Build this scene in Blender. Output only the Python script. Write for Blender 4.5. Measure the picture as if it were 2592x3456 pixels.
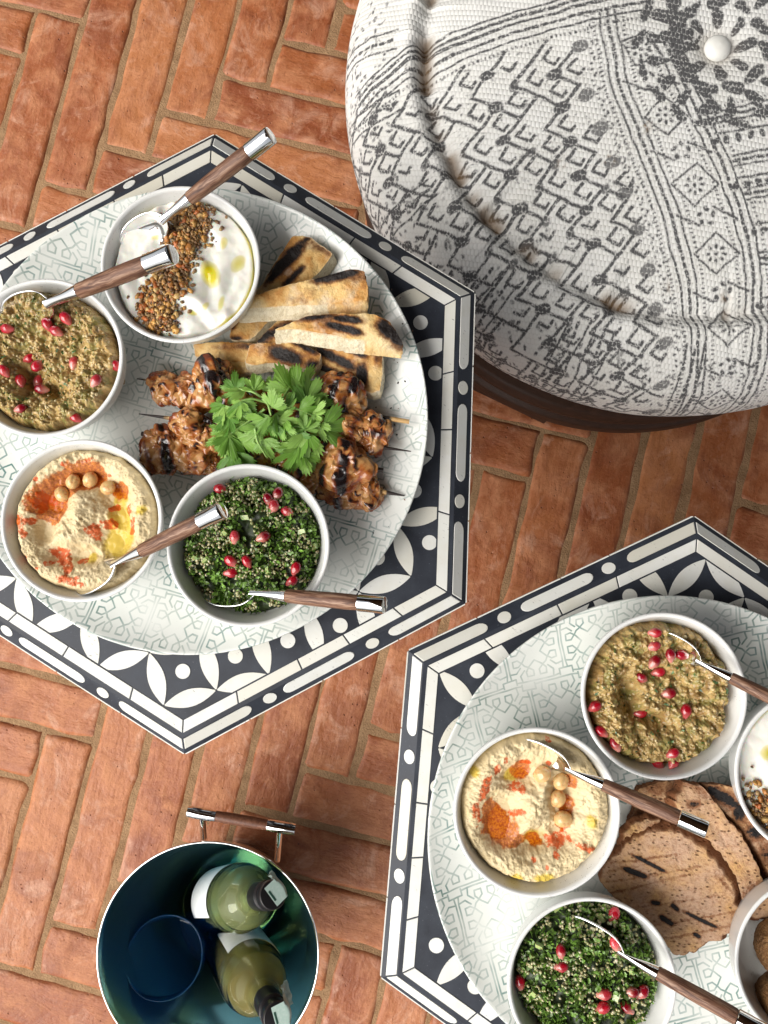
import bpy, math, random
import numpy as np
from mathutils import Matrix, Vector, Euler

for o in list(bpy.data.objects):
    bpy.data.objects.remove(o)
scene = bpy.context.scene
COL = scene.collection
rnd = random.Random(7)
rng = np.random.default_rng(7)

# ------------------------------------------------------------------ camera
FPX, CXP, CYP = 2601.0, 1296.0, 1728.0        # focal length and centre in photograph pixels
TAB = 0.53                                     # height of both table tops
CZ = TAB + 0.6015
_rx, _ry = 0.0557, 0.0084
CR = np.array(Matrix.Rotation(_rx, 3, 'X') @ Matrix.Rotation(_ry, 3, 'Y'))
cam_data = bpy.data.cameras.new('camera')
cam = bpy.data.objects.new('camera', cam_data)
COL.objects.link(cam)
cam_data.sensor_fit = 'VERTICAL'
cam_data.sensor_height = 24.0
cam_data.sensor_width = 18.0
cam_data.lens = 24.0 * FPX / 3456.0
cam_data.clip_start = 0.01
cam_data.clip_end = 200.0
cam.location = (0, 0, CZ)
cam.rotation_euler = Matrix(CR.tolist()).to_euler()
scene.camera = cam

# ------------------------------------------------------------------ light
SUN_AZ, SUN_EL = math.radians(208), math.radians(48)    # from the left, a little in front
world = bpy.data.worlds.new('World')
scene.world = world
world.use_nodes = True
wn = world.node_tree
bg = wn.nodes['Background']
sky = wn.nodes.new('ShaderNodeTexSky')
sky.sky_type = 'NISHITA'
sky.sun_disc = False
sky.sun_elevation = SUN_EL
sky.sun_rotation = math.pi / 2 - SUN_AZ
sky.air_density = 1.0
sky.dust_density = 4.0
hsv = wn.nodes.new('ShaderNodeHueSaturation')
hsv.inputs['Saturation'].default_value = 0.28
wn.links.new(sky.outputs[0], hsv.inputs['Color'])
wn.links.new(hsv.outputs[0], bg.inputs['Color'])
bg.inputs['Strength'].default_value = 0.15
sun_d = bpy.data.lights.new('sun', 'SUN')
sun_d.energy = 4.5
sun_d.angle = math.radians(62)
sun_d.color = (1.0, 0.965, 0.91)
sun = bpy.data.objects.new('sun', sun_d)
COL.objects.link(sun)
sdir = Vector((math.cos(SUN_AZ) * math.cos(SUN_EL), math.sin(SUN_AZ) * math.cos(SUN_EL), math.sin(SUN_EL)))
sun.rotation_euler = sdir.to_track_quat('Z', 'Y').to_euler()
sun.location = sdir * 5

scene.view_settings.view_transform = 'Standard'
scene.view_settings.look = 'None'
scene.view_settings.gamma = 1.0
scene.view_settings.use_curve_mapping = False
scene.view_settings.exposure = -0.06
scene.render.engine = 'CYCLES'
scene.cycles.max_bounces = 10
scene.cycles.transmission_bounces = 10
scene.cycles.transparent_max_bounces = 10
scene.render.resolution_x = 768
scene.render.resolution_y = 1024


def at(px, py, z):
    """world point at height z that the photograph shows at pixel (px, py)"""
    d = CR @ np.array([(px - CXP) / FPX, -(py - CYP) / FPX, -1.0])
    t = (z - CZ) / d[2]
    return Vector((d[0] * t, d[1] * t, z))


# ------------------------------------------------------------------ numpy noise
def _h(ix, iy, iz, s):
    n = (ix.astype(np.uint32) * np.uint32(374761393) + iy.astype(np.uint32) * np.uint32(668265263)
         + iz.astype(np.uint32) * np.uint32(2147483647) + np.uint32((s * 1274126177) & 0xffffffff))
    n = (n ^ (n >> np.uint32(13))) * np.uint32(1274126177)
    n = n ^ (n >> np.uint32(16))
    return (n & np.uint32(0xffffff)).astype(np.float64) / 0xffffff


def vnoise(x, y, z=None, seed=0):
    x = np.asarray(x, float)
    y = np.asarray(y, float)
    z = np.zeros_like(x) if z is None else np.asarray(z, float)
    xi, yi, zi = np.floor(x), np.floor(y), np.floor(z)
    fx, fy, fz = x - xi, y - yi, z - zi
    xi = xi.astype(np.int64); yi = yi.astype(np.int64); zi = zi.astype(np.int64)
    ux, uy, uz = [t * t * t * (t * (t * 6 - 15) + 10) for t in (fx, fy, fz)]
    r = 0
    for dx in (0, 1):
        for dy in (0, 1):
            for dz in (0, 1):
                w = (ux if dx else 1 - ux) * (uy if dy else 1 - uy) * (uz if dz else 1 - uz)
                r = r + w * _h(xi + dx, yi + dy, zi + dz, seed)
    return r * 2 - 1


def fbm(x, y, z=None, seed=0, o=4, g=0.5):
    a, f, r, t = 1.0, 1.0, 0, 0
    for i in range(o):
        r = r + a * vnoise(x * f, y * f, None if z is None else z * f, seed + i * 17)
        t += a
        a *= g
        f *= 2.03
    return r / t


def worley(x, y, seed=0):
    """distance to the nearest feature point, 2D, unit cells, and a random id"""
    xi, yi = np.floor(x).astype(np.int64), np.floor(y).astype(np.int64)
    best = np.full(x.shape, 9.0)
    bid = np.zeros(x.shape)
    zz = np.zeros_like(xi)
    for dx in (-1, 0, 1):
        for dy in (-1, 0, 1):
            cx, cy = xi + dx, yi + dy
            px = cx + _h(cx, cy, zz, seed)
            py = cy + _h(cx, cy, zz, seed + 5)
            d = np.hypot(px - x, py - y)
            m = d < best
            best = np.where(m, d, best)
            bid = np.where(m, _h(cx, cy, zz, seed + 9), bid)
    return best, bid


def sstep(a, b, x):
    t = np.clip((x - a) / (b - a), 0, 1)
    return t * t * (3 - 2 * t)


# ------------------------------------------------------------------ object helpers
def empty(name, loc=(0, 0, 0), label=None, cat=None, group=None):
    o = bpy.data.objects.new(name, None)
    o.empty_display_size = 0.02
    o.location = loc
    COL.objects.link(o)
    tag(o, label, cat, group)
    return o


def tag(o, label=None, cat=None, group=None, kind=None):
    if label: o['label'] = label
    if cat: o['category'] = cat
    if group: o['group'] = group
    if kind: o['kind'] = kind
    return o


def make_mesh(name, verts, faces, mat=None, smooth=True, attrs=None, sharp=None):
    me = bpy.data.meshes.new(name)
    verts = np.asarray(verts, dtype=np.float32).reshape(-1, 3)
    if isinstance(faces, np.ndarray):
        k = faces.shape[1]
        me.vertices.add(len(verts))
        me.vertices.foreach_set('co', verts.ravel())
        me.loops.add(faces.size)
        me.loops.foreach_set('vertex_index', faces.astype(np.int32).ravel())
        me.polygons.add(len(faces))
        me.polygons.foreach_set('loop_start', np.arange(0, faces.size, k, dtype=np.int32))
        try:
            me.polygons.foreach_set('loop_total', np.full(len(faces), k, dtype=np.int32))
        except Exception:
            pass
        me.update(calc_edges=True)
    else:
        me.from_pydata(verts.tolist(), [], faces)
        me.update()
    if smooth:
        me.polygons.foreach_set('use_smooth', np.ones(len(me.polygons), dtype=bool))
    for k, v in (attrs or {}).items():
        v = np.asarray(v, dtype=np.float32)
        if v.ndim == 1:
            at_ = me.attributes.new(k, 'FLOAT', 'POINT')
            at_.data.foreach_set('value', v)
        else:
            at_ = me.attributes.new(k, 'FLOAT_COLOR', 'POINT')
            if v.shape[1] == 3:
                v = np.hstack([v, np.ones((len(v), 1), np.float32)])
            at_.data.foreach_set('color', v.ravel())
    if mat is not None:
        me.materials.append(mat)
    if sharp:
        me.set_sharp_from_angle(angle=math.radians(sharp))
    return me


def link(name, me, parent=None, loc=None, rot=None):
    o = bpy.data.objects.new(name, me)
    COL.objects.link(o)
    if parent is not None:
        o.parent = parent
    if loc is not None:
        o.location = loc
    if rot is not None:
        o.rotation_euler = rot
    return o


def copy_tree(o, parent=None):
    c = o.copy()
    COL.objects.link(c)
    c.parent = parent
    for ch in list(o.children):
        copy_tree(ch, c)
    return c


def grid_faces(nu, nv, wrap_u=False, wrap_v=False):
    """faces of an nu x nv vertex grid, index = i * nv + j"""
    iu = np.arange(nu if wrap_u else nu - 1)
    jv = np.arange(nv if wrap_v else nv - 1)
    I, J = np.meshgrid(iu, jv, indexing='ij')
    I2, J2 = (I + 1) % nu, (J + 1) % nv
    return np.stack([I * nv + J, I2 * nv + J, I2 * nv + J2, I * nv + J2], -1).reshape(-1, 4)


def lathe(profile, seg=96, name='lathe', mat=None, smooth=True, attrs=None):
    """profile: list of (r, z); first and last close on the axis when r == 0"""
    p = np.array(profile, float)
    th = np.linspace(0, 2 * np.pi, seg, endpoint=False)
    V = np.stack([np.outer(p[:, 0], np.cos(th)), np.outer(p[:, 0], np.sin(th)),
                  np.repeat(p[:, 1:2], seg, 1)], -1).reshape(-1, 3)
    F = grid_faces(len(p), seg, wrap_v=True)[:, [0, 3, 2, 1]]
    return make_mesh(name, V, F, mat, smooth, attrs)


def round_profile(pts, r=0.001, n=4):
    """fillet the inner corners of a (r, z) polyline"""
    out = [pts[0]]
    for a, b, c in zip(pts[:-2], pts[1:-1], pts[2:]):
        a, b, c = np.array(a), np.array(b), np.array(c)
        la, lc = np.linalg.norm(a - b), np.linalg.norm(c - b)
        k = min(r, la * 0.45, lc * 0.45)
        p0, p1 = b + (a - b) / la * k, b + (c - b) / lc * k
        for t in np.linspace(0, 1, n + 1):
            out.append(tuple((1 - t) ** 2 * p0 + 2 * t * (1 - t) * b + t * t * p1))
    out.append(pts[-1])
    return out


def tube(points, radii, seg=10, name='tube', mat=None, cap=True):
    P = np.array([tuple(p) for p in points], float)
    n = len(P)
    radii = np.broadcast_to(np.asarray(radii, float), (n,))
    T = np.gradient(P, axis=0)
    T /= np.linalg.norm(T, axis=1)[:, None] + 1e-12
    up = np.array([0, 0, 1.0]) if abs(T[0][2]) < 0.9 else np.array([1.0, 0, 0])
    N = np.cross(T, up)
    N /= np.linalg.norm(N, axis=1)[:, None] + 1e-12
    B = np.cross(N, T)
    th = np.linspace(0, 2 * np.pi, seg, endpoint=False)
    V = (P[:, None] + radii[:, None, None] * (np.cos(th)[None, :, None] * N[:, None] + np.sin(th)[None, :, None] * B[:, None])).reshape(-1, 3)
    F = grid_faces(n, seg, wrap_v=True).tolist()
    if cap:
        F.append(list(range(seg))[::1])
        F.append(list(range((n - 1) * seg, n * seg))[::-1])
    return make_mesh(name, V, F, mat, True, None, 50 if cap else None)


def uv_sphere(nu=24, nv=16):
    """unit sphere verts and faces (pole rings collapsed)"""
    ph = np.linspace(0, np.pi, nv)
    th = np.linspace(0, 2 * np.pi, nu, endpoint=False)
    V = np.stack([np.outer(np.sin(ph), np.cos(th)), np.outer(np.sin(ph), np.sin(th)), np.repeat(np.cos(ph)[:, None], nu, 1)], -1).reshape(-1, 3)
    return V, grid_faces(nv, nu, wrap_v=True)


def ico(sub=1):
    t = (1 + 5 ** .5) / 2
    V = [(-1, t, 0), (1, t, 0), (-1, -t, 0), (1, -t, 0), (0, -1, t), (0, 1, t), (0, -1, -t), (0, 1, -t), (t, 0, -1), (t, 0, 1), (-t, 0, -1), (-t, 0, 1)]
    F = [(0, 11, 5), (0, 5, 1), (0, 1, 7), (0, 7, 10), (0, 10, 11), (1, 5, 9), (5, 11, 4), (11, 10, 2), (10, 7, 6), (7, 1, 8), (3, 9, 4), (3, 4, 2), (3, 2, 6), (3, 6, 8), (3, 8, 9), (4, 9, 5), (2, 4, 11), (6, 2, 10), (8, 6, 7), (9, 8, 1)]
    V = [np.array(v, float) / np.linalg.norm(v) for v in V]
    for _ in range(sub):
        cache, F2 = {}, []
        def mid(a, b):
            k = (min(a, b), max(a, b))
            if k not in cache:
                m = V[a] + V[b]
                V.append(m / np.linalg.norm(m))
                cache[k] = len(V) - 1
            return cache[k]
        for a, b, c in F:
            ab, bc, ca = mid(a, b), mid(b, c), mid(c, a)
            F2 += [(a, ab, ca), (b, bc, ab), (c, ca, bc), (ab, bc, ca)]
        F = F2
    return np.array(V), np.array(F)


def rand_rots(n, tilt=math.pi):
    """n random rotation matrices"""
    q = rng.normal(size=(n, 4))
    q /= np.linalg.norm(q, axis=1)[:, None]
    w, x, y, z = q.T
    return np.stack([np.stack([1 - 2 * (y * y + z * z), 2 * (x * y - z * w), 2 * (x * z + y * w)], -1),
                     np.stack([2 * (x * y + z * w), 1 - 2 * (x * x + z * z), 2 * (y * z - x * w)], -1),
                     np.stack([2 * (x * z - y * w), 2 * (y * z + x * w), 1 - 2 * (x * x + y * y)], -1)], 1)


def scatter(V, F, pos, scale, rots, cols=None):
    """join many copies of a small mesh; returns verts, faces, colours"""
    n, m = len(pos), len(V)
    scale = np.asarray(scale, float)
    if scale.ndim == 1:
        scale = np.repeat(scale[:, None], 3, 1)
    W = np.einsum('nij,nmj->nmi', rots, V[None] * scale[:, None, :]) + pos[:, None, :]
    FF = (F[None] + (np.arange(n) * m)[:, None, None]).reshape(-1, F.shape[1])
    C = None if cols is None else np.repeat(np.asarray(cols, float), m, 0)
    return W.reshape(-1, 3), FF, C


# ------------------------------------------------------------------ material helpers
class NT:
    def __init__(s, name):
        s.m = bpy.data.materials.new(name)
        s.m.use_nodes = True
        s.t = s.m.node_tree
        s.b = s.t.nodes['Principled BSDF']
        s._co = None

    def n(s, kind, **kw):
        nd = s.t.nodes.new(kind)
        for k, v in kw.items():
            setattr(nd, k, v)
        return nd

    def put(s, sock, v):
        if v is None:
            return
        if isinstance(v, bpy.types.NodeSocket):
            s.t.links.new(v, sock)
        else:
            sock.default_value = v

    def co(s, which='Object'):
        if s._co is None:
            s._co = s.n('ShaderNodeTexCoord')
        return s._co.outputs[which]

    def mapping(s, vec, scale=(1, 1, 1), rot=(0, 0, 0), loc=(0, 0, 0)):
        nd = s.n('ShaderNodeMapping')
        s.put(nd.inputs['Vector'], vec)
        nd.inputs['Scale'].default_value = scale
        nd.inputs['Rotation'].default_value = rot
        s.put(nd.inputs['Location'], loc)
        return nd.outputs[0]

    def noise(s, vec=None, scale=10, detail=4, rough=.55, dist=0, out='Fac'):
        nd = s.n('ShaderNodeTexNoise')
        s.put(nd.inputs['Vector'], vec if vec is not None else s.co())
        nd.inputs['Scale'].default_value = scale
        nd.inputs['Detail'].default_value = detail
        nd.inputs['Roughness'].default_value = rough
        nd.inputs['Distortion'].default_value = dist
        return nd.outputs[out]

    def voro(s, vec=None, scale=10, feature='F1', out='Distance', rnd_=1.0):
        nd = s.n('ShaderNodeTexVoronoi', feature=feature)
        s.put(nd.inputs['Vector'], vec if vec is not None else s.co())
        nd.inputs['Scale'].default_value = scale
        nd.inputs['Randomness'].default_value = rnd_
        return nd.outputs[out]

    def ramp(s, fac, stops, interp='LINEAR'):
        nd = s.n('ShaderNodeValToRGB')
        nd.color_ramp.interpolation = interp
        els = nd.color_ramp.elements
        while len(els) < len(stops):
            els.new(0.5)
        for e, (p, c) in zip(els, stops):
            e.position = p
            e.color = (c, c, c, 1) if isinstance(c, (int, float)) else tuple(c) + (1,)
        s.put(nd.inputs[0], fac)
        return nd.outputs[0]

    def mix(s, fac, a, b, blend='MIX'):
        nd = s.n('ShaderNodeMix', data_type='RGBA', blend_type=blend)
        s.put(nd.inputs[0], fac)
        for i, v in ((6, a), (7, b)):
            if isinstance(v, tuple) and len(v) == 3:
                v = v + (1,)
            s.put(nd.inputs[i], v)
        return nd.outputs[2]

    def math(s, op, a, b=None, c=None, clamp=False):
        nd = s.n('ShaderNodeMath', operation=op, use_clamp=clamp)
        for i, v in enumerate((a, b, c)):
            if v is not None:
                s.put(nd.inputs[i], v)
        return nd.outputs[0]

    def vm(s, op, a, b=None, scale=None, out=0):
        nd = s.n('ShaderNodeVectorMath', operation=op)
        s.put(nd.inputs[0], a)
        if b is not None:
            s.put(nd.inputs[1], b)
        if scale is not None:
            s.put(nd.inputs['Scale'], scale)
        return nd.outputs[out]

    def rng(s, v, a, b, c=0.0, d=1.0, smooth=False):
        nd = s.n('ShaderNodeMapRange', clamp=True)
        if smooth:
            nd.interpolation_type = 'SMOOTHSTEP'
        s.put(nd.inputs[0], v)
        for i, q in zip((1, 2, 3, 4), (a, b, c, d)):
            nd.inputs[i].default_value = q
        return nd.outputs[0]

    def attr(s, name, out='Fac'):
        nd = s.n('ShaderNodeAttribute', attribute_name=name)
        return nd.outputs[out]

    def objrand(s):
        return s.n('ShaderNodeObjectInfo').outputs['Random']

    def bump(s, height, strength=.3, dist=.001, normal=None):
        nd = s.n('ShaderNodeBump')
        nd.inputs['Strength'].default_value = strength
        nd.inputs['Distance'].default_value = dist
        s.put(nd.inputs['Height'], height)
        if normal is not None:
            s.put(nd.inputs['Normal'], normal)
        s.t.links.new(nd.outputs[0], s.b.inputs['Normal'])
        return nd.outputs[0]

    def set(s, **kw):
        names = dict(base='Base Color', rough='Roughness', metal='Metallic', trans='Transmission Weight', ior='IOR',
                     coat='Coat Weight', coat_rough='Coat Roughness', sss='Subsurface Weight', sss_r='Subsurface Radius',
                     sss_s='Subsurface Scale', spec='Specular IOR Level', sheen='Sheen Weight', alpha='Alpha')
        for k, v in kw.items():
            if isinstance(v, tuple) and len(v) == 3 and k == 'base':
                v = v + (1,)
            s.put(s.b.inputs[names[k]], v)
        return s


# ------------------------------------------------------------------ shared materials
def m_brick():
    t = NT('terracotta_brick')
    oc = t.co()
    r = t.objrand()
    off = t.math('MULTIPLY', r, 37.0)
    nd = t.n('ShaderNodeCombineXYZ')
    for i in range(3):
        t.put(nd.inputs[i], off)
    v = t.vm('ADD', oc, nd.outputs[0])
    wv = t.vm('ADD', v, t.vm('SCALE', t.noise(v, 20, 3, .6, out='Color'), scale=.02))
    streak = t.noise(t.mapping(wv, (16, 80, 40)), 1.0, 4, .6)
    cloud = t.noise(v, 30, 5, .58, .3)
    blot = t.noise(v, 12, 4, .6, .8)
    fine = t.noise(v, 260, 5, .7)
    base = t.ramp(r, [(0, (.34, .108, .034)), (.18, (.24, .062, .020)), (.36, (.38, .130, .044)), (.52, (.28, .078, .025)), (.7, (.42, .160, .058)), (.86, (.30, .086, .028)), (1, (.36, .118, .039))])
    c = t.mix(t.rng(cloud, .42, .68, 0, .75), base, (.50, .215, .100))
    c = t.mix(t.rng(blot, .50, .66, 0, .65), c, (.20, .052, .020))
    c = t.mix(t.rng(streak, .52, .74, 0, .4), c, (.22, .058, .022))
    c = t.mix(t.rng(fine, .54, .72, 0, .4), c, (.50, .245, .12))
    c = t.mix(t.rng(fine, .44, .32, 0, .6), c, (.18, .052, .022))
    pit = t.rng(t.voro(v, 85), .03, .13)
    pk = t.math('MULTIPLY', t.math('SUBTRACT', 1.0, pit), t.rng(blot, .45, .6))
    c = t.mix(pk, c, (.16, .055, .028))
    chalk = t.rng(t.noise(v, 17, 5, .7, 1.0), .54, .72, 0, .65)
    c = t.mix(chalk, c, (.58, .33, .22))
    t.set(base=c, rough=t.rng(cloud, .3, .7, .42, .68), spec=.4)
    h = t.math('ADD', t.math('MULTIPLY', streak, .75), t.math('MULTIPLY', fine, .16))
    h = t.math('ADD', h, t.math('MULTIPLY', cloud, 1.1))
    h = t.math('ADD', h, t.math('MULTIPLY', blot, .8))
    h = t.math('SUBTRACT', h, t.math('MULTIPLY', pk, .5))
    t.bump(h, .7, .0040)
    return t.m


def m_grout():
    t = NT('sandy_mortar')
    a = t.noise(None, 40, 6, .65)
    b = t.noise(None, 420, 4, .6)
    c = t.mix(t.rng(a, .3, .7), (.24, .135, .066), (.40, .245, .13))
    c = t.mix(t.rng(b, .4, .75, 0, .5), c, (.17, .11, .06))
    t.set(base=c, rough=.9, spec=.2)
    t.bump(t.math('ADD', a, t.math('MULTIPLY', b, .5)), .9, .004)
    return t.m


def m_bone():
    t = NT('polished_bone')
    r = t.objrand()
    off = t.math('MULTIPLY', r, 23.0)
    nd = t.n('ShaderNodeCombineXYZ')
    for i in range(3):
        t.put(nd.inputs[i], off)
    v = t.vm('ADD', t.co(), nd.outputs[0])
    v = t.mapping(v, (1, 1, 1), (0, 0, .6))
    n1 = t.noise(v, 60, 4, .6)
    pores = t.noise(t.mapping(v, (240, 900, 240), (0, 0, .9)), 1, 3, .6)
    dens = t.noise(v, 95, 3, .5)
    tone = t.ramp(r, [(0, (.73, .735, .69)), (.35, (.77, .77, .735)), (.6, (.71, .70, .63)), (.8, (.75, .755, .72)), (1, (.63, .60, .50))])
    c = t.mix(t.rng(n1, .45, .75, 0, .5), tone, (.66, .63, .53))
    pm = t.math('MULTIPLY', t.rng(pores, .64, .70), t.rng(dens, .48, .62))
    c = t.mix(t.math('MULTIPLY', pm, .75), c, (.14, .135, .13))
    t.set(base=c, rough=.42, spec=.4)
    t.bump(t.math('SUBTRACT', 1.0, pm), .25, .0004)
    return t.m


def m_resin():
    t = NT('dark_slate_resin')
    n1 = t.noise(None, 30, 5, .65)
    n2 = t.noise(None, 700, 3, .6)
    c = t.mix(t.rng(n1, .35, .7), (.018, .021, .030), (.036, .043, .058))
    c = t.mix(t.rng(n2, .66, .74), c, (.12, .13, .15))
    t.set(base=c, rough=t.rng(n1, .3, .7, .38, .55), spec=.4)
    t.bump(t.math('ADD', n1, t.math('MULTIPLY', n2, .3)), .2, .0006)
    return t.m


def m_stoneware():
    t = NT('speckled_white_stoneware')
    n1 = t.noise(None, 500, 2, .5)
    n2 = t.noise(None, 60, 3, .5)
    sp = t.math('MULTIPLY', t.rng(t.noise(None, 900, 1, .4), .70, .74), t.rng(n2, .45, .6))
    c = t.mix(t.rng(n2, .3, .7), (.80, .80, .775), (.75, .755, .735))
    c = t.mix(t.math('MULTIPLY', sp, .8), c, (.28, .25, .21))
    t.set(base=c, rough=.26, spec=.5, coat=.2, coat_rough=.12)
    t.bump(n1, .04, .0004)
    return t.m


def m_plate():
    t = NT('glazed_plate_with_green_linework')
    P = 0.0445
    o = t.co()
    wob = t.noise(o, 28, 2, .5, out='Color')
    wv = t.vm('SCALE', t.vm('SUBTRACT', wob, (.5, .5, .5)), scale=.0030)
    p = t.vm('ADD', o, wv)
    p = t.mapping(p, (1 / P, 1 / P, 0), (0, 0, math.radians(-14)))
    # shifted rows
    sx = t.n('ShaderNodeSeparateXYZ')
    t.put(sx.inputs[0], p)
    row = t.math('FLOOR', sx.outputs[1])
    x0 = t.math('ADD', sx.outputs[0], t.math('MULTIPLY', row, .31))
    cellx = t.math('FLOOR', x0)
    fx = t.math('ABSOLUTE', t.math('SUBTRACT', t.math('FRACT', x0), .5))
    fy = t.math('ABSOLUTE', t.math('SUBTRACT', t.math('FRACT', sx.outputs[1]), .5))
    a = t.math('MAXIMUM', fx, fy)
    b = t.math('MINIMUM', fx, fy)
    cb = t.n('ShaderNodeCombineXYZ')
    t.put(cb.inputs[0], a)
    t.put(cb.inputs[1], b)
    q = cb.outputs[0]
    segs = [((.475, 0), (.475, .27)), ((.475, .27), (.355, .29)), ((.355, .29), (.27, .205)),
            ((.39, .055), (.39, .165)), ((.39, .165), (.30, .175)), ((.30, .175), (.215, .105)),
            ((.39, .055), (.30, .05)), ((.30, .05), (.225, .135)), ((.225, .135), (.19, .19)),
            ((.215, .105), (.13, .0)), ((.385, .385), (.5, .385)), ((.475, .27), (.46, .385))]
    d = None
    for s0, s1 in segs:
        A = (s0[0], s0[1], 0)
        BA = (s1[0] - s0[0], s1[1] - s0[1], 0)
        l2 = BA[0] ** 2 + BA[1] ** 2
        pa = t.vm('SUBTRACT', q, A)
        hh = t.math('MULTIPLY', t.vm('DOT_PRODUCT', pa, BA, out='Value'), 1 / l2, clamp=True)
        dd = t.vm('LENGTH', t.vm('SUBTRACT', pa, t.vm('SCALE', BA, scale=hh)), out='Value')
        d = dd if d is None else t.math('MINIMUM', d, dd)
    ln = t.rng(d, .008, .0195, 1, 0, True)
    fade = t.rng(t.noise(o, 24, 3, .55), .36, .62, .16, .95)
    fade2 = t.rng(t.noise(o, 75, 2, .5), .3, .65, .45, 1.0)
    k = t.math('MULTIPLY', ln, t.math('MULTIPLY', fade, fade2))
    n2 = t.noise(o, 45, 3, .5)
    sp = t.rng(t.noise(o, 800, 1, .4), .72, .76, 0, .4)
    c = t.mix(t.rng(n2, .3, .7), (.775, .79, .755), (.72, .74, .70))
    c = t.mix(sp, c, (.45, .44, .38))
    ink = t.mix(t.rng(t.noise(o, 40, 2, .5), .4, .6), (.06, .19, .175), (.16, .25, .215))
    c = t.mix(k, c, ink)
    t.set(base=c, rough=.17, spec=.5)
    return t.m


def m_wood(name, c1, c2, c3, axis_scale=(30, 500, 500), rough=.5):
    t = NT(name)
    v = t.vm('ADD', t.co(), t.vm('SCALE', t.noise(None, 60, 2, .5, out='Color'), scale=.003))
    r = t.objrand()
    g = t.noise(t.mapping(v, axis_scale), 1, 5, .65, .5)
    g2 = t.noise(t.mapping(v, tuple(a * 2.4 for a in axis_scale)), 1, 3, .6)
    c = t.ramp(g, [(.34, c1), (.5, c2), (.66, c3)])
    c = t.mix(t.rng(g2, .6, .72, 0, .8), c, tuple(x * .35 for x in c1))
    c = t.mix(t.math('MULTIPLY', r, .25), c, (.12, .06, .035))
    t.set(base=c, rough=rough, spec=.4)
    t.bump(t.math('SUBTRACT', g, g2), .4, .0005)
    return t.m


def m_metal(name='polished_steel', base=(.78, .78, .77), rough=.08):
    t = NT(name)
    t.set(base=base, metal=1.0, rough=rough)
    return t.m


M = dict(brick=m_brick(), grout=m_grout(), bone=m_bone(), resin=m_resin(), stone=m_stoneware(), plate=m_plate(),
         steel=m_metal(), wenge=m_wood('dark_striped_wood', (.055, .020, .012), (.18, .085, .050), (.40, .25, .165)))

# ------------------------------------------------------------------ unseen slab added to block overhead sky light (open to the left and in front)
t = NT('dark_shade_roof_boards')
t.set(base=t.mix(t.noise(t.mapping(t.co(), (4, .4, 1)), 3, 4, .6), (.09, .06, .04), (.15, .11, .08)), rough=.8)
rv = [(x, y, z) for z in (2.45, 2.55) for x, y in ((-.72, -.92), (8, -.92), (8, 8), (-4.4, 8))]
tag(link('added_shade_roof', make_mesh('added_shade_roof', rv, [[0, 3, 2, 1], [4, 5, 6, 7], [0, 1, 5, 4], [1, 2, 6, 5], [2, 3, 7, 6], [3, 0, 4, 7]], t.m, False)), kind='structure')

# ------------------------------------------------------------------ floor: herringbone bricks
BA = math.radians(13.8)
BW = 0.0751
bu = Vector((math.sin(BA), math.cos(BA)))
bv = Vector((math.cos(BA), -math.sin(BA)))
BL = 4.485

nf = 160
gx = np.linspace(-2.2, 2.2, nf)
GX, GY = np.meshgrid(gx, gx, indexing='ij')
GZ = -0.0022 + 0.0012 * fbm(GX * 30, GY * 30, seed=3)
floor = link('floor', make_mesh('floor', np.stack([GX, GY, GZ], -1).reshape(-1, 3), grid_faces(nf, nf), M['grout']))
tag(floor, kind='structure')


def brick_mesh(seed, L, W):
    """worn brick: irregular rim, slightly cushioned top, about 13 x 6 cells"""
    n, m = 15, 7
    d = 0.011
    us = np.concatenate([[0, .006 / L], np.linspace(.03, .97, n - 4), [1 - .006 / L, 1]])
    vs = np.concatenate([[0, .006 / W], np.linspace(.16, .84, m - 4), [1 - .006 / W, 1]])
    U, V = np.meshgrid(us, vs, indexing='ij')
    X, Y = (U - .5) * L, (V - .5) * W
    ex = 0.0030 * fbm(Y * 55, X * 0 + seed, seed=seed, o=3) + 0.0014 * vnoise(Y * 190, X * 0 + seed, seed=seed + 1)
    ey = 0.0028 * fbm(X * 38, Y * 0 + seed, seed=seed + 2, o=3) + 0.0012 * vnoise(X * 160, np.sign(Y) * 3 + seed, seed=seed + 3)
    X = X + np.abs(2 * U - 1) ** 3 * ex * np.sign(X)
    Y = Y + np.abs(2 * V - 1) ** 3 * ey
    Z = 0.0009 * fbm(X * 24 + seed * 3.1, Y * 40, seed=seed + 4, o=3)
    e = np.minimum(np.minimum(U, 1 - U) * L, np.minimum(V, 1 - V) * W)
    Z = Z - 0.0028 * (1 - np.clip(e / .006, 0, 1)) ** 2
    top = np.stack([X, Y, Z], -1).reshape(-1, 3)
    F = grid_faces(n, m)[:, ::1].tolist()
    ring = [i * m for i in range(n)] + [(n - 1) * m + j for j in range(1, m)] + [i * m + m - 1 for i in range(n - 2, -1, -1)] + [j for j in range(m - 2, 0, -1)]
    low = top[ring] * np.array([1, 1, 0]) + np.array([0, 0, -d])
    k0 = len(top)
    for a in range(len(ring)):
        b = (a + 1) % len(ring)
        F.append([ring[a], k0 + a, k0 + b, ring[b]])
    me = make_mesh('brick', np.vstack([top, low]), F, M['brick'])
    return me


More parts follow.
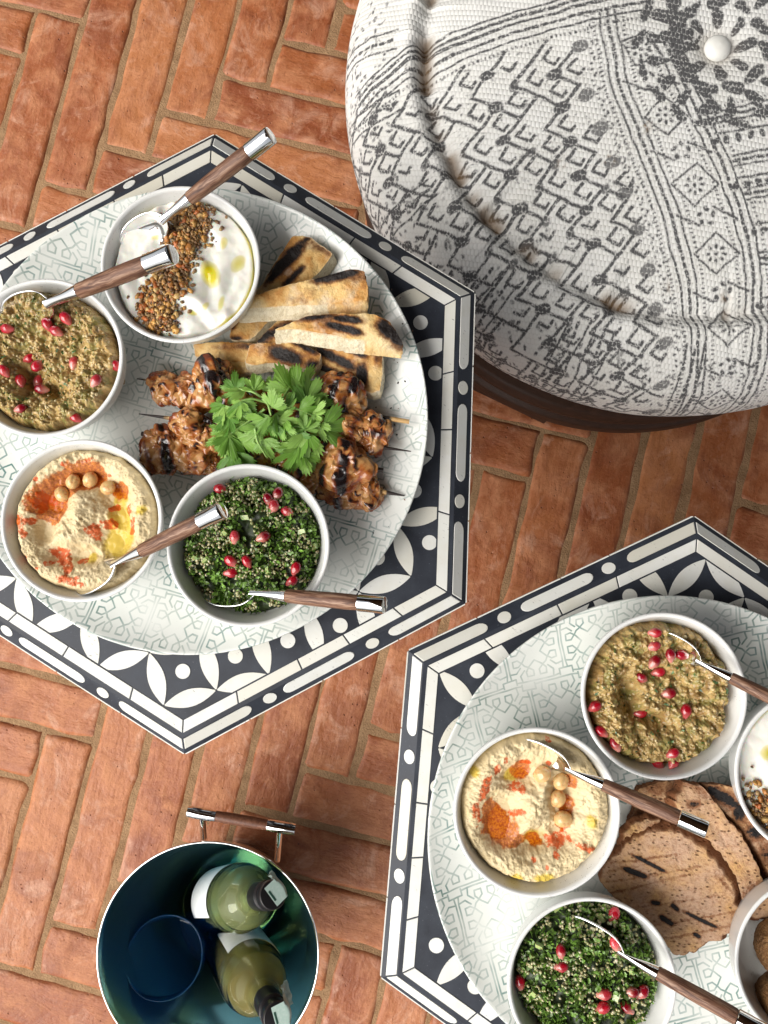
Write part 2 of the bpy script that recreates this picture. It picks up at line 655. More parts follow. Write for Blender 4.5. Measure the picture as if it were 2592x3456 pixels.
brick_meshes = [brick_mesh(s, BL * BW - 0.0052, BW - 0.0052) for s in range(9)]
kb = 0
for s in range(-5, 6):
    off = 3.70 + 8.97 * s
    for i in range(-22, 23):
        v0 = i - .68 + .485 * s
        for (cv, cu, horiz) in ((v0 + .5, v0 - off + BL / 2, False), (v0 + BL / 2, v0 - off - .5, True)):
            c = bv * (cv * BW) + bu * (cu * BW)
            if abs(c.x) > .80 or abs(c.y) > 1.0 or c.x > .72 and c.y > .6:
                continue
            o = link('brick', brick_meshes[kb % 9], floor)
            o.location = (c.x + rnd.uniform(-.0012, .0012), c.y + rnd.uniform(-.0012, .0012), rnd.uniform(-.0012, .0008))
            ang = (-BA if horiz else math.pi / 2 - BA) + rnd.uniform(-.008, .008) + (math.pi if rnd.random() < .5 else 0)
            o.rotation_euler = (rnd.uniform(-.006, .006), rnd.uniform(-.003, .003), ang)
            kb += 1


# ------------------------------------------------------------------ hexagonal tables with bone inlay
def clip_poly(poly, planes):
    """keep the part of a 2D polygon with n.p <= c for every (n, c)"""
    for n, c in planes:
        out = []
        for a, b in zip(poly, poly[1:] + poly[:1]):
            da, db = n.dot(a) - c, n.dot(b) - c
            if da <= 0:
                out.append(a)
            if da * db < 0:
                out.append(a + (b - a) * (da / (da - db)))
        poly = out
        if len(poly) < 3:
            return []
    return poly


def inlay(name, pts3, normal, thick, parent, depth=.0012):
    """flat bone piece: outline pts3 (world-local 3D), set proud by thick along normal"""
    n = len(pts3)
    c = sum(pts3, Vector((0, 0, 0))) / n
    top = [c + (p - c) * .988 + normal * thick for p in pts3]
    mid = [p + normal * (thick * .35) for p in pts3]
    low = [p - normal * depth for p in pts3]
    V = [tuple(p) for p in top + mid + low]
    F = [list(range(n))]
    for i in range(n):
        j = (i + 1) % n
        F.append([i, i + n, j + n, j])
        F.append([i + n, i + 2 * n, j + 2 * n, j + n])
    me = make_mesh(name, V, F, M['bone'], False)
    return link(name, me, parent)


RT, SW, SH, EH = 0.235, 0.014, 0.0086, 0.0035     # top corner radius, corner overhang, slope height, edge height


def hex_table(cx, cy, a0, grid_o, grid_e1, label, plate_xy):
    root = empty('side_table', (cx, cy, 0), label, 'table', 'inlaid hexagonal side tables')
    top = TAB
    C = [Vector((math.cos(a0 + k * math.pi / 3), math.sin(a0 + k * math.pi / 3), 0)) for k in range(6)]
    R2 = RT + SW
    V, F = [], []
    levels = [(RT, top), (R2, top - SH), (R2, top - SH - EH), (R2 - .012, top - SH - EH - .012), (R2 - .012, top - .05), (.05, top - .05)]
    for r, z in levels:
        V += [tuple(c * r + Vector((0, 0, z))) for c in C]
    F.append(list(range(6)))
    for l in range(len(levels) - 1):
        for k in range(6):
            a, b = l * 6 + k, l * 6 + (k + 1) % 6
            F.append([a, a + 6, b + 6, b])
    F.append(list(range(6 * len(levels) - 6, 6 * len(levels)))[::-1])
    link('table_top', make_mesh('table_top', V, F, M['resin'], False), root)
    # six panel legs
    for k in range(6):
        c = C[k] * .115
        me = tube([(c.x, c.y, top - .05), (c.x * .98, c.y * .98, .25), (c.x * 1.02, c.y * 1.02, 0)], [.030, .020, .024], 6, 'leg', M['resin'])
        link('leg', me, root)
    # white strip round the field
    apo = math.cos(math.pi / 6)
    strip_out, strip_in = RT - .0034 / apo, RT - .0118 / apo
    breaks = [[0, .19, .38, .60, .80, 1], [0, .24, .44, .68, 1], [0, .30, .52, .79, 1], [0, .21, .45, .63, .83, 1], [0, .26, .55, .75, 1], [0, .22, .41, .70, 1]]
    up = Vector((0, 0, 1))
    for k in range(6):
        A, B = C[k], C[(k + 1) % 6]
        bs = breaks[(k + (2 if cx > 0 else 0)) % 6]
        for f0, f1 in zip(bs[:-1], bs[1:]):
            g = .0011
            p = [A.lerp(B, f0) * strip_out, A.lerp(B, f1) * strip_out, A.lerp(B, f1) * strip_in, A.lerp(B, f0) * strip_in]
            d = (B - A).normalized() * g * .5
            p = [p[0] + d, p[1] - d, p[2] - d, p[3] + d]
            inlay('border_strip', [q + up * top for q in p], up, rnd.uniform(.0004, .0007), root)
        # slope: bars and dots; s along the edge, t down the slope
        n_out = (A + B).normalized()
        e = (B - A).normalized()
        slope_dir = (n_out * (SW * apo) + Vector((0, 0, -SH)))
        nrm = e.cross(slope_dir).normalized()
        if nrm.z < 0:
            nrm = -nrm

        def sp(f, t):
            r = RT + SW * t
            return A.lerp(B, f) * r + Vector((0, 0, top - SH * t))
        t0, t1 = .07, .70
        jit = rnd.uniform(-.012, .012)
        for kind, f0, f1 in (('b', 0, .248), ('d', .315, 0), ('b', .375 + jit, .632 + jit), ('d', .690, 0), ('b', .752, 1)):
            if kind == 'd':
                cpt = sp(f0, (t0 + t1) / 2)
                sl = slope_dir.normalized()
                rr = slope_dir.length * (t1 - t0) / 2 * 1.04
                pts = [cpt + e * (math.cos(w) * rr * 1.12) + sl * (math.sin(w) * rr) for w in np.linspace(0, 2 * math.pi, 20, endpoint=False)]
                inlay('inlay_dot', pts, nrm, .0005, root)
            else:
                hw = (t1 - t0) / 2
                tm = (t0 + t1) / 2
                cap = .026
                pts = []
                if f0 == 0:
                    pts += [sp(.0035, t1), sp(.0035, t0)]
                else:
                    pts += [sp(f0 + cap - cap * math.sin(w), tm + hw * math.cos(w)) for w in np.linspace(0, math.pi, 8)]
                if f1 == 1:
                    pts += [sp(.9965, t0), sp(.9965, t1)]
                else:
                    pts += [sp(f1 - cap + cap * math.sin(w), tm - hw * math.cos(w)) for w in np.linspace(0, math.pi, 8)]
                inlay('inlay_bar', pts, nrm, .0005, root)
        # edge trim, in lengths
        eb = [0, .27 + rnd.uniform(-.05, .05), .5 + rnd.uniform(-.05, .05), .76, 1]
        for f0, f1 in zip(eb[:-1], eb[1:]):
            d = e * .0005
            p = [A.lerp(B, f0) * R2 + d, A.lerp(B, f1) * R2 - d]
            z1, z0 = top - SH - .0002, top - SH - EH + .0002
            pts = [p[0] + up * z1, p[1] + up * z1, p[1] + up * z0, p[0] + up * z0]
            inlay('edge_trim', pts, n_out, .0009, root)
    # field of petals: a square grid clipped by the hexagon
    planes = []
    for k in range(6):
        n = ((C[k] + C[(k + 1) % 6]).normalized())
        planes.append((Vector((n.x, n.y)), strip_in * apo - .0012))
    go = Vector((grid_o.x - cx, grid_o.y - cy))
    e1 = grid_e1
    e2 = Vector((-e1.y, e1.x))
    pl = Vector((plate_xy[0] - cx, plate_xy[1] - cy))

    def seen(pts):
        return max((p - pl).length for p in pts) > .150

    def area(p):
        return abs(sum(a.x * b.y - b.x * a.y for a, b in zip(p, p[1:] + p[:1]))) / 2

    for i in range(-14, 15):
        for j in range(-14, 15):
            nd = go + e1 * i + e2 * j
            if nd.length > .34:
                continue
            for ea, eb_ in ((e1, e2), (e2, -e1)):
                L = ea.length
                pts = []
                w = .160
                for q in np.linspace(.018, .982, 13):
                    pts.append(nd + ea * q + eb_ * (w * math.sin(math.pi * q) ** .9))
                for q in np.linspace(.982, .018, 13):
                    pts.append(nd + ea * q - eb_ * (w * math.sin(math.pi * q) ** .9))
                full = area(pts)
                pts = clip_poly(pts, planes)
                if len(pts) >= 3 and seen(pts) and area(pts) > .5 * full:
                    inlay('inlay_petal', [Vector((p.x, p.y, top)) for p in pts], up, rnd.uniform(.0003, .0006), root)
            cc = nd + (e1 + e2) * .5
            rr = .138 * e1.length
            pts = clip_poly([cc + Vector((math.cos(w), math.sin(w))) * rr for w in np.linspace(0, 2 * math.pi, 24, endpoint=False)], planes)
            if len(pts) >= 3 and seen(pts) and area(pts) > .8 * math.pi * rr * rr:
                inlay('inlay_dot', [Vector((p.x, p.y, top)) for p in pts], up, rnd.uniform(.0003, .0006), root)
    return root


P1C = at(650, 1409, TAB + .020)
P2C = at(2266, 2836, TAB + .020)
g1 = at(553, 2381, TAB)
g1b = at(738, 2327, TAB)
hex_table(-.1522, .0938, 1.5363, g1.to_2d(), (g1b - g1).to_2d() * .96,
          'hexagonal black and bone inlaid table under the plate with flatbread and skewers', P1C)
g2 = at(1481, 2262, TAB)
g2b = at(1603, 2388, TAB)
hex_table(.2183, -.2177, 1.485, g2.to_2d(), (g2b - g2).to_2d() * 1.05,
          'hexagonal black and bone inlaid table under the plate with toasted bread, cut by the frame', P2C)

# ------------------------------------------------------------------ plates and bowls
PR = .1785
plate_prof = [(0.0, .005), (.06, .005), (.10, .0052), (.13, .0060), (.150, .0082), (.163, .0120), (.172, .0166), (.1765, .0196), (.1782, .0207), (.1790, .0207),
              (.1795, .0198), (.1785, .0182), (.170, .0110), (.155, .0050), (.135, .0018), (.11, .0006), (.10, .0004), (.0, .0004)]
plate_me = lathe(plate_prof, 160, 'plate', M['plate'])
pl1 = link('serving_plate', plate_me, None, (P1C.x, P1C.y, TAB + .0008), (0, 0, math.radians(-30)))
tag(pl1, 'large round white plate with green linework holding flatbread, skewers and four bowls', 'plate', 'large patterned serving plates')
pl2 = link('serving_plate', plate_me, None, (P2C.x, P2C.y, TAB + .0008), (0, 0, 0))
tag(pl2, 'large round white plate with green linework holding toast slices and five bowls', 'plate', 'large patterned serving plates')

BH = .050
BZ = TAB + .0068
bowl_prof = round_profile([(0, 0), (.030, 0), (.0335, .0012), (.046, .014), (.0535, .030), (.0580, BH - .0008), (.0572, BH), (.0558, BH), (.0546, BH - .0012),
                           (.0498, .031), (.042, .0165), (.030, .0065), (.015, .0045), (0, .0045)], .0016, 4)
bowl_me = lathe(bowl_prof, 112, 'bowl', M['stone'])
BOWLS = {}


def bowl(key, px, py, label):
    p = at(px, py, BZ + BH)
    o = link('bowl', bowl_me, None, (p.x, p.y, BZ), (0, 0, rnd.uniform(0, 6.28)))
    tag(o, label, 'bowl', 'white speckled stoneware bowls')
    BOWLS[key] = Vector((p.x, p.y, BZ))
    return o


bowl('yog1', 608, 890, 'white bowl of yoghurt topped with crushed nuts beside the flatbread')
bowl('egg1', 145, 1206, 'white bowl of brown aubergine dip cut by the left edge')
bowl('hum1', 274, 1756, 'white bowl of hummus on the left plate, below the aubergine dip')
bowl('tab1', 837, 1840, 'white bowl of green herb and quinoa salad below the skewers')
bowl('egg2', 2242, 2349, 'white bowl of aubergine dip on the right plate')
bowl('hum2', 1812, 2742, 'white bowl of hummus beside the toasted bread')
bowl('tab2', 1998, 3322, 'white bowl of green quinoa salad at the bottom, right plate')
bowl('yog2', 2764, 2612, 'white bowl of yoghurt cut by the right edge')
bowl('fal', 2768, 3250, 'white bowl holding brown falafel balls in the lower right corner')


# ------------------------------------------------------------------ pouf: printed cushion on a dark wooden base
def m_pouf():
    t = NT('block_printed_cotton')
    ink = t.attr('ink')
    stain = t.attr('stain')
    o = t.attr('flat', 'Vector')
    v = t.mapping(o, (1 / .0042, 1 / .0058, 1), (0, 0, math.radians(8)))
    sx = t.n('ShaderNodeSeparateXYZ')
    t.put(sx.inputs[0], v)
    row = t.math('FLOOR', sx.outputs[1])
    xs = t.math('ADD', sx.outputs[0], t.math('MULTIPLY', row, .5))
    wx = t.math('ABSOLUTE', t.math('SUBTRACT', t.math('FRACT', xs), .5))
    wy = t.math('ABSOLUTE', t.math('SUBTRACT', t.math('FRACT', sx.outputs[1]), .5))
    weave = t.math('SUBTRACT', 1.0, t.math('ADD', t.math('POWER', t.math('MULTIPLY', wx, 2.0), 2.0), t.math('POWER', t.math('MULTIPLY', wy, 2.0), 2.0)))
    n1 = t.noise(o, 14, 4, .6)
    n2 = t.noise(o, 420, 3, .6)
    grain = t.noise(o, 130, 3, .6)
    k = t.math('MULTIPLY', ink, t.rng(t.math('ADD', t.math('MULTIPLY', weave, .22), t.math('ADD', n2, t.math('MULTIPLY', grain, .7))), .54, .92))
    cloth = t.mix(t.rng(n1, .35, .7), (.76, .755, .73), (.70, .69, .65))
    cloth = t.mix(t.rng(weave, -.6, .1, .20, 0), cloth, (.38, .365, .33))
    c = t.mix(t.math('MINIMUM', k, .93), cloth, (.045, .045, .049))
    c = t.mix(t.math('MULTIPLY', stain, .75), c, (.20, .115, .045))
    t.set(base=c, rough=.92, spec=.15, sheen=.15)
    t.bump(t.math('ADD', weave, t.math('MULTIPLY', n2, .3)), .5, .0010)
    return t.m


def raster_pouf(half, res):
    """ink map of the printed cloth laid flat, quarter-turn symmetric; axes as seen from above"""
    n = int(2 * half / res)
    img = np.zeros((n, n), np.float32)      # img[ix, iy]

    def seg(a, b, w, val=1.0):
        (x0, y0), (x1, y1) = a, b
        m = w + 2 * res
        i0, i1 = int((min(x0, x1) - m + half) / res), int((max(x0, x1) + m + half) / res) + 1
        j0, j1 = int((min(y0, y1) - m + half) / res), int((max(y0, y1) + m + half) / res) + 1
        i0, j0, i1, j1 = max(i0, 0), max(j0, 0), min(i1, n), min(j1, n)
        if i1 <= i0 or j1 <= j0:
            return
        X, Y = np.meshgrid(np.arange(i0, i1) * res - half, np.arange(j0, j1) * res - half, indexing='ij')
        dx, dy = x1 - x0, y1 - y0
        l2 = dx * dx + dy * dy + 1e-12
        h = np.clip(((X - x0) * dx + (Y - y0) * dy) / l2, 0, 1)
        d = np.hypot(X - x0 - h * dx, Y - y0 - h * dy)
        k = val * np.clip((w / 2 - d) / res + .5, 0, 1)
        img[i0:i1, j0:j1] = np.maximum(img[i0:i1, j0:j1], k)

    def poly(pts, w, closed=False):
        for a, b in zip(pts[:-1], pts[1:]):
            seg(a, b, w)
        if closed:
            seg(pts[-1], pts[0], w)

    def blob(c, rx, ry, ang, val=1.0):
        ca, sa = math.cos(ang), math.sin(ang)
        m = max(rx, ry) + 2 * res
        i0, i1 = max(int((c[0] - m + half) / res), 0), min(int((c[0] + m + half) / res) + 1, n)
        j0, j1 = max(int((c[1] - m + half) / res), 0), min(int((c[1] + m + half) / res) + 1, n)
        if i1 <= i0 or j1 <= j0:
            return
        X, Y = np.meshgrid(np.arange(i0, i1) * res - half - c[0], np.arange(j0, j1) * res - half - c[1], indexing='ij')
        u, v = (X * ca + Y * sa) / rx, (-X * sa + Y * ca) / ry
        k = val * np.clip((1 - np.hypot(u, v)) * min(rx, ry) / res + .5, 0, 1)
        img[i0:i1, j0:j1] = np.maximum(img[i0:i1, j0:j1], k)

    r = random.Random(11)
    K = .00030                      # metres per photo pixel on the cushion top

    def L(px, py):                  # photo pixel -> flat cloth coordinates about the button
        return ((px - 2431) * K + .010, -(py - 148) * K - .014)

    def band(pts, w=.0022, gap=.016, teeth=True):
        """triple rule: two lines, dashes in between, dotted rows outside"""
        P = np.array(pts)
        d = np.gradient(P, axis=0)
        d /= np.linalg.norm(d, axis=1)[:, None]
        nn = np.stack([-d[:, 1], d[:, 0]], 1)
        for o in (-gap * .5, gap * .5):
            poly([tuple(q) for q in P + nn * o], w)
        # resample
        sl = np.concatenate([[0], np.cumsum(np.linalg.norm(np.diff(P, axis=0), axis=1))])
        s = 0
        while s < sl[-1] - .006:
            x, y = np.interp(s, sl, P[:, 0]), np.interp(s, sl, P[:, 1])
            x2, y2 = np.interp(s + .005, sl, P[:, 0]), np.interp(s + .005, sl, P[:, 1])
            seg((x, y), (x2, y2), .0035)
            s += .0088 + r.uniform(-.001, .001)
        if teeth:
            for o in (-gap * .9, gap * .9):
                s = 0
                while s < sl[-1]:
                    x, y = np.interp(s, sl, P[:, 0]), np.interp(s, sl, P[:, 1])
                    q = (np.interp(s, sl, nn[:, 0]), np.interp(s, sl, nn[:, 1]))
                    seg((x + q[0] * o, y + q[1] * o), (x + q[0] * o * 1.12, y + q[1] * o * 1.12), .0018)
                    s += .0046

    # diagonal double band with a chain of diamonds and rosettes
    b1 = [L(2050, 30), L(2098, 297), L(2180, 520), L(2260, 719), L(2330, 960), L(2375, 1190), L(2400, 1480), L(2410, 1800)]
    b2 = [L(2240, 130), L(2330, 330), L(2450, 600), L(2530, 830), L(2580, 1100), L(2600, 1400), L(2610, 1800)]
    b1 = [tuple(q) for q in np.stack([np.interp(np.linspace(0, 7, 40), range(8), np.array(b1)[:, k]) for k in (0, 1)], 1)]
    b2 = [tuple(q) for q in np.stack([np.interp(np.linspace(0, 6, 40), range(7), np.array(b2)[:, k]) for k in (0, 1)], 1)]
    band(b1)
    band(b2)
    for q in range(2, 39, 3):
        a, b = np.array(b1[q]), np.array(b2[q])
        c = (a + b) / 2
        e = (b - a) * .33
        f = np.array([-e[1], e[0]])
        if q % 2 == 0:
            poly([tuple(c + e), tuple(c + f * .9), tuple(c - e), tuple(c - f * .9)], .0022, True)
            for w in np.linspace(0, 6.28, 9)[:-1]:
                blob(c + .0078 * np.array([math.cos(w), math.sin(w)]), .0026, .0016, w)
            blob(c, .002, .002, 0)
        else:
            for w in np.linspace(.3, 6.58, 6)[:-1]:
                blob(c + .0075 * np.array([math.cos(w), math.sin(w)]), .0034, .0021, w + 1)
            poly([tuple(c + e * 1.3), tuple(c + f * .4 + e * .3)], .0025)
            poly([tuple(c - e * 1.3), tuple(c - f * .4 - e * .3)], .0025)
    # scallops along the left of the band
    for q in range(1, 39, 1):
        a, b = np.array(b1[q]), np.array(b2[q])
        o = a + (a - b) * .26
        w = math.atan2(*(b - a)[::-1])
        for k in np.linspace(-1.3, 1.3, 5):
            blob(o + .0085 * np.array([math.cos(w + math.pi + k), math.sin(w + math.pi + k)]), .0017, .0011, w + k)
        if q % 3 == 0:
            blob(o - (b - a) / np.linalg.norm(b - a) * .019, .009, .0065, w + .5, .8)
    # fine dotted fill in the field
    for q in range(900):
        x_, y_ = L(r.uniform(1250, 2350), r.uniform(150, 1350))
        bx_ = np.interp(-y_, -np.array(b1)[:, 1], np.array(b1)[:, 0])
        if x_ < bx_ - .01 and math.hypot(x_, y_) < .33:
            blob((x_, y_), r.uniform(.0008, .0022), r.uniform(.0007, .0014), r.uniform(0, 3), r.uniform(.35, .85))
    # upper-left triple band
    band([L(2200, -10), L(1800, 70), L(1420, 170), L(1150, 290)], gap=.017)
    band([L(2150, -60), L(1800, 20), L(1420, 110), L(1150, 230)], gap=.012, teeth=False)
    # fretwork field: rows of open squares, hooks and filled lozenges
    ux = np.array([math.cos(math.radians(-27)), math.sin(math.radians(-27))])
    uy = np.array([math.cos(math.radians(52)), math.sin(math.radians(52))])
    o0 = np.array(L(1800, 560))
    S = .0280
    B1 = np.array(b1)
    for i in range(-11, 10):
        for j in range(-9, 9):
            c = o0 + ux * (i * S) + uy * (j * S)
            # keep left of the band and below the upper band
            bx = np.interp(-c[1], -B1[:, 1], B1[:, 0])
            if c[0] > bx - .030 or c[1] > L(1400, 215)[1] + (c[0] - L(1400, 215)[0]) * .25 - .012:
                continue
            a1, a2 = c - ux * S * .5 - uy * S * .5, c + ux * S * .5 - uy * S * .5
            a3 = c - ux * S * .5 + uy * S * .5
            w = .0036
            k = r.random()
            if (i + 2 * j) % 3 != 0:
                seg(a1, a2, w)
            if (2 * i + j) % 3 != 1:
                seg(a1, a3, w)
            if k < .62:
                h = c + (ux + uy) * S * .08
                poly([tuple(h - ux * S * .28 + uy * S * .25), tuple(h - ux * S * .28 - uy * S * .22), tuple(h + ux * S * .2 - uy * S * .22), tuple(h + ux * S * .2 + uy * S * .02)], w * .95)
            elif k < .8:
                poly([tuple(c - ux * S * .25), tuple(c + ux * S * .1), tuple(c + ux * S * .1 + uy * S * .3)], w)
            if (i + j) % 3 == 0:
                blob(a1, .0085, .0058, math.radians(20), .95)
            elif r.random() < .25:
                blob(a1 + ux * S * .1, .006, .004, math.radians(60), .8)
    # bold cut-out rosette round the button
    for ring, rad, cnt, rx, ry in ((0, .028, 8, .0100, .0054), (1, .046, 11, .0125, .0058), (2, .064, 17, .0110, .0056), (3, .082, 17, .0140, .0050)):
        for q in range(cnt):
            w = 2 * math.pi * q / cnt + ring * .4
            if ring == 4 and r.random() < .35:
                continue
            cx_, cy_ = rad * math.cos(w) + .010, rad * math.sin(w) - .014
            ori = w + (math.pi / 2 if ring % 2 else 0) + r.uniform(-.5, .5)
            blob((cx_, cy_), rx * r.uniform(.7, 1.15), ry * r.uniform(.6, 1.1), ori, .98)
            blob((cx_ + rx * .5 * math.cos(ori), cy_ + rx * .5 * math.sin(ori)), ry * 1.1, ry * r.uniform(.7, 1.2), ori + 1, .98)
    # stem cross left of the button
    seg(L(2270, -30), L(2300, 210), .012)
    seg(L(2220, 40), L(2310, 45), .012)
    seg(L(2250, 112), L(2330, 105), .013)
    poly([L(2330, 110), L(2345, 142), L(2375, 112)], .004)
    seg(L(2290, 130), L(2345, 265), .008)
    seg(L(2320, 250), L(2420, 372), .008)
    # ruled bands right of the diagonal
    for k, (x0, y0, x1, y1) in enumerate([(2390, 405, 2720, 330), (2410, 460, 2760, 385), (2470, 550, 2800, 480), (2480, 610, 2820, 540), (2510, 660, 2840, 590), (2540, 760, 2860, 700), (2570, 870, 2890, 820), (2590, 1000, 2900, 960)]):
        if k % 2 == 0:
            band([L(x0, y0), L((x0 + x1) / 2, (y0 + y1) / 2), L(x1, y1)], gap=.011, teeth=k % 4 == 0)
        else:
            seg(L(x0, y0), L(x1, y1), .0026)
            for q in np.linspace(0, 1, 10):
                p = L(x0 + (x1 - x0) * q, y0 + (y1 - y0) * q + 25)
                blob(p, .005, .003, r.uniform(0, 3))
    # side of the cushion: dotted texture with ruled bands running down it
    for q in range(2600):
        rr_, w = r.uniform(.335, .56), r.uniform(math.radians(150), math.radians(300))
        if r.random() < .8:
            blob((rr_ * math.cos(w), rr_ * math.sin(w)), r.uniform(.0012, .0042), r.uniform(.0010, .0020), w + r.choice((0, 1.57, .7, -.7)), r.uniform(.6, 1))
    for w in np.radians([178, 190, 208, 227, 231, 246, 251, 268, 286]):
        for o in (-.010, .010):
            seg((.32 * math.cos(w) - o * math.sin(w), .32 * math.sin(w) + o * math.cos(w)), (.56 * math.cos(w) - o * math.sin(w), .56 * math.sin(w) + o * math.cos(w)), .0024)
        for s_ in np.arange(.325, .56, .010):
            seg((s_ * math.cos(w), s_ * math.sin(w)), ((s_ + .005) * math.cos(w), (s_ + .005) * math.sin(w)), .0034)
    for q in range(60):
        w = math.radians(150 + q * 2.6)
        rr_ = .43 + .018 * math.sin(q * 1.7)
        w2 = math.radians(150 + (q + 1) * 2.6)
        r2 = .43 + .018 * math.sin((q + 1) * 1.7)
        seg((rr_ * math.cos(w), rr_ * math.sin(w)), (r2 * math.cos(w2), r2 * math.sin(w2)), .0030)
        if q % 4 == 0:
            blob((rr_ * math.cos(w), rr_ * math.sin(w)), .008, .006, w, .9)
    return img


pouf_top = .365
PC = at(2431, 148, pouf_top + .012) + Vector((-.010, .014, 0))
pouf = empty('pouf', (PC.x, PC.y, 0), 'round pouf with black printed white cotton cover and dark wooden base', 'pouf')
prof = np.array([(0, .372), (.03, .373), (.08, .375), (.14, .374), (.19, .370), (.235, .364), (.262, .357), (.276, .351), (.285, .3485),
                 (.294, .351), (.306, .352), (.324, .347), (.344, .336), (.362, .318), (.372, .295), (.375, .270), (.371, .244), (.358, .212), (.342, .182), (.329, .158), (.322, .142), (.312, .130)])
sl = np.concatenate([[0], np.cumsum(np.hypot(*np.diff(prof, axis=0).T))])
NS = 410
ss = np.linspace(0.0005, sl[-1], NS)


def smooth_interp(x, xp, fp):
    y = np.interp(x, xp, fp)
    k = np.hanning(15); k /= k.sum()
    yp = np.concatenate([np.full(7, 2 * y[0]) - y[7:0:-1], y, np.full(7, 2 * y[-1]) - y[-2:-9:-1]])
    return np.convolve(yp, k, 'valid')


pr, pz = smooth_interp(ss, sl, prof[:, 0]), smooth_interp(ss, sl, prof[:, 1])
pr[0] = 0.0005
th = np.radians(np.concatenate([np.linspace(128, 312, 1330, endpoint=False), np.linspace(312, 488, 190, endpoint=False)]))
NTH = len(th)
S_, TH = np.meshgrid(ss, th, indexing='ij')
Rr, Zz = np.repeat(pr[:, None], NTH, 1), np.repeat(pz[:, None], NTH, 1)
s_seam = np.interp(.285, prof[:, 0], sl)
cw, sw_ = np.cos(TH), np.sin(TH)
pk = fbm(cw * 9, sw_ * 9, seed=21, o=3)
seam_wob = .006 * fbm(cw * 4, sw_ * 4, seed=8, o=3)
ds = S_ - s_seam - seam_wob
groove = np.exp(-(ds / .0075) ** 2)
pucker = np.clip(.55 + .9 * pk, .1, 1.4)
Zz = Zz - .0115 * groove * pucker
Zz = Zz + .0042 * np.exp(-((ds - .018) / .010) ** 2) * (1 + .5 * pk)
rad_fold = np.exp(-(ds / .035) ** 2) * .0028 * np.sin(TH * 46 + 4 * pk + 7 * fbm(cw * 3, sw_ * 3, seed=5)) * sstep(-.05, .02, pk)
Zz = Zz + rad_fold
Zz = Zz + .0030 * fbm(S_ * cw * 9, S_ * sw_ * 9, seed=31, o=3) * sstep(.0, .06, S_)
Zz = Zz - .010 * np.exp(-((S_ * cw - .010) ** 2 + (S_ * sw_ + .014) ** 2) / .018 ** 2)
Rr = Rr * (1 + .012 * fbm(cw * 1.6, sw_ * 1.6, seed=4, o=2))
half = .60
res_ = .00075
img = raster_pouf(half, res_)
fxx, fyy = S_ * cw, S_ * sw_
wx_ = .0022 * fbm(fxx * 45, fyy * 45, seed=40, o=3)
wy_ = .0022 * fbm(fxx * 45, fyy * 45, seed=50, o=3)
ii = np.clip(((fxx + wx_ + half) / res_).astype(int), 0, img.shape[0] - 1)
jj = np.clip(((fyy + wy_ + half) / res_).astype(int), 0, img.shape[1] - 1)
ink = img[ii, jj]
# quarter-turn copies cover the part of the cloth that the frame does not show
far = (np.degrees(TH) < 140) | (np.degrees(TH) > 305)  # sector outside the frame
fx2, fy2 = -fxx, -fyy
img2 = img[np.clip(((fx2 + half) / res_).astype(int), 0, img.shape[0] - 1), np.clip(((fy2 + half) / res_).astype(int), 0, img.shape[1] - 1)]
ink = np.where(far & (S_ > .12), np.maximum(img2, ink), ink)
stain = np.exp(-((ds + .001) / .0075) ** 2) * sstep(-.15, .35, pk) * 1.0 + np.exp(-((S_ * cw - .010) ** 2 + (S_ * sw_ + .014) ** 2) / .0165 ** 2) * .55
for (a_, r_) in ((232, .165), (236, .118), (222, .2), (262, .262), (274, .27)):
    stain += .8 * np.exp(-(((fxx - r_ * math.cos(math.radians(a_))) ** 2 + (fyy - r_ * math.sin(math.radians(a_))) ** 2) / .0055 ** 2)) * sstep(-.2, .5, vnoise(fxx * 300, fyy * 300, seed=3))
PV = np.stack([Rr * cw, Rr * sw_, Zz], -1).reshape(-1, 3)
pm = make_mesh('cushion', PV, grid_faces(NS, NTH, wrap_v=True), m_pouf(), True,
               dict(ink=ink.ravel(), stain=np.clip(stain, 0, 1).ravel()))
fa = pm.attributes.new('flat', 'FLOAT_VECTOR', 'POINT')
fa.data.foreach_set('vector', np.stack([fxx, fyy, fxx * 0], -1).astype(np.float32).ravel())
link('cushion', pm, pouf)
t = NT('white_enamel_button')
t.set(base=(.80, .79, .74), rough=.3, coat=.2)
bt = lathe([(0, 0), (.0125, 0), (.0135, .002), (.0130, .005), (.0105, .0085), (.006, .0105), (0, .0112)], 40, 'button', t.m)
link('button', bt, pouf, (.010, -.014, .3670))
M['darkwood'] = m_wood('dark_stained_wood', (.008, .004, .003), (.017, .008, .006), (.036, .016, .011), (60, 60, 400), .45)
M['darkwood'].node_tree.nodes['Principled BSDF'].inputs['Specular IOR Level'].default_value = .18
ringp = round_profile([(.27, .140), (.326, .138), (.351, .132), (.358, .120), (.356, .106), (.349, .100), (.361, .093), (.363, .074), (.354, .062), (.27, .058), (.27, .140)], .004, 4)
link('base_ring', lathe(ringp, 160, 'base_ring', M['darkwood']), pouf)
for k in range(4):
    w = math.radians(244 + 90 * k)
    bm = make_mesh('foot', [(x * .060, y * .030, z) for z in (0.0, .062) for x, y in ((-1, -1), (1, -1), (1, 1), (-1, 1))],
                   [[0, 3, 2, 1], [4, 5, 6, 7], [0, 1, 5, 4], [1, 2, 6, 5], [2, 3, 7, 6], [3, 0, 4, 7]], M['darkwood'], False)
    link('foot', bm, pouf, (.315 * math.cos(w), .315 * math.sin(w), 0), (0, 0, w + math.pi / 2))


# ------------------------------------------------------------------ food surfaces in the bowls
def disc_grid(n):
    """n x n square grid mapped onto the unit disc"""
    a = np.linspace(-1, 1, n)
    X, Y = np.meshgrid(a, a, indexing='ij')
    x = X * np.sqrt(1 - Y * Y / 2)
    y = Y * np.sqrt(1 - X * X / 2)
    return x, y


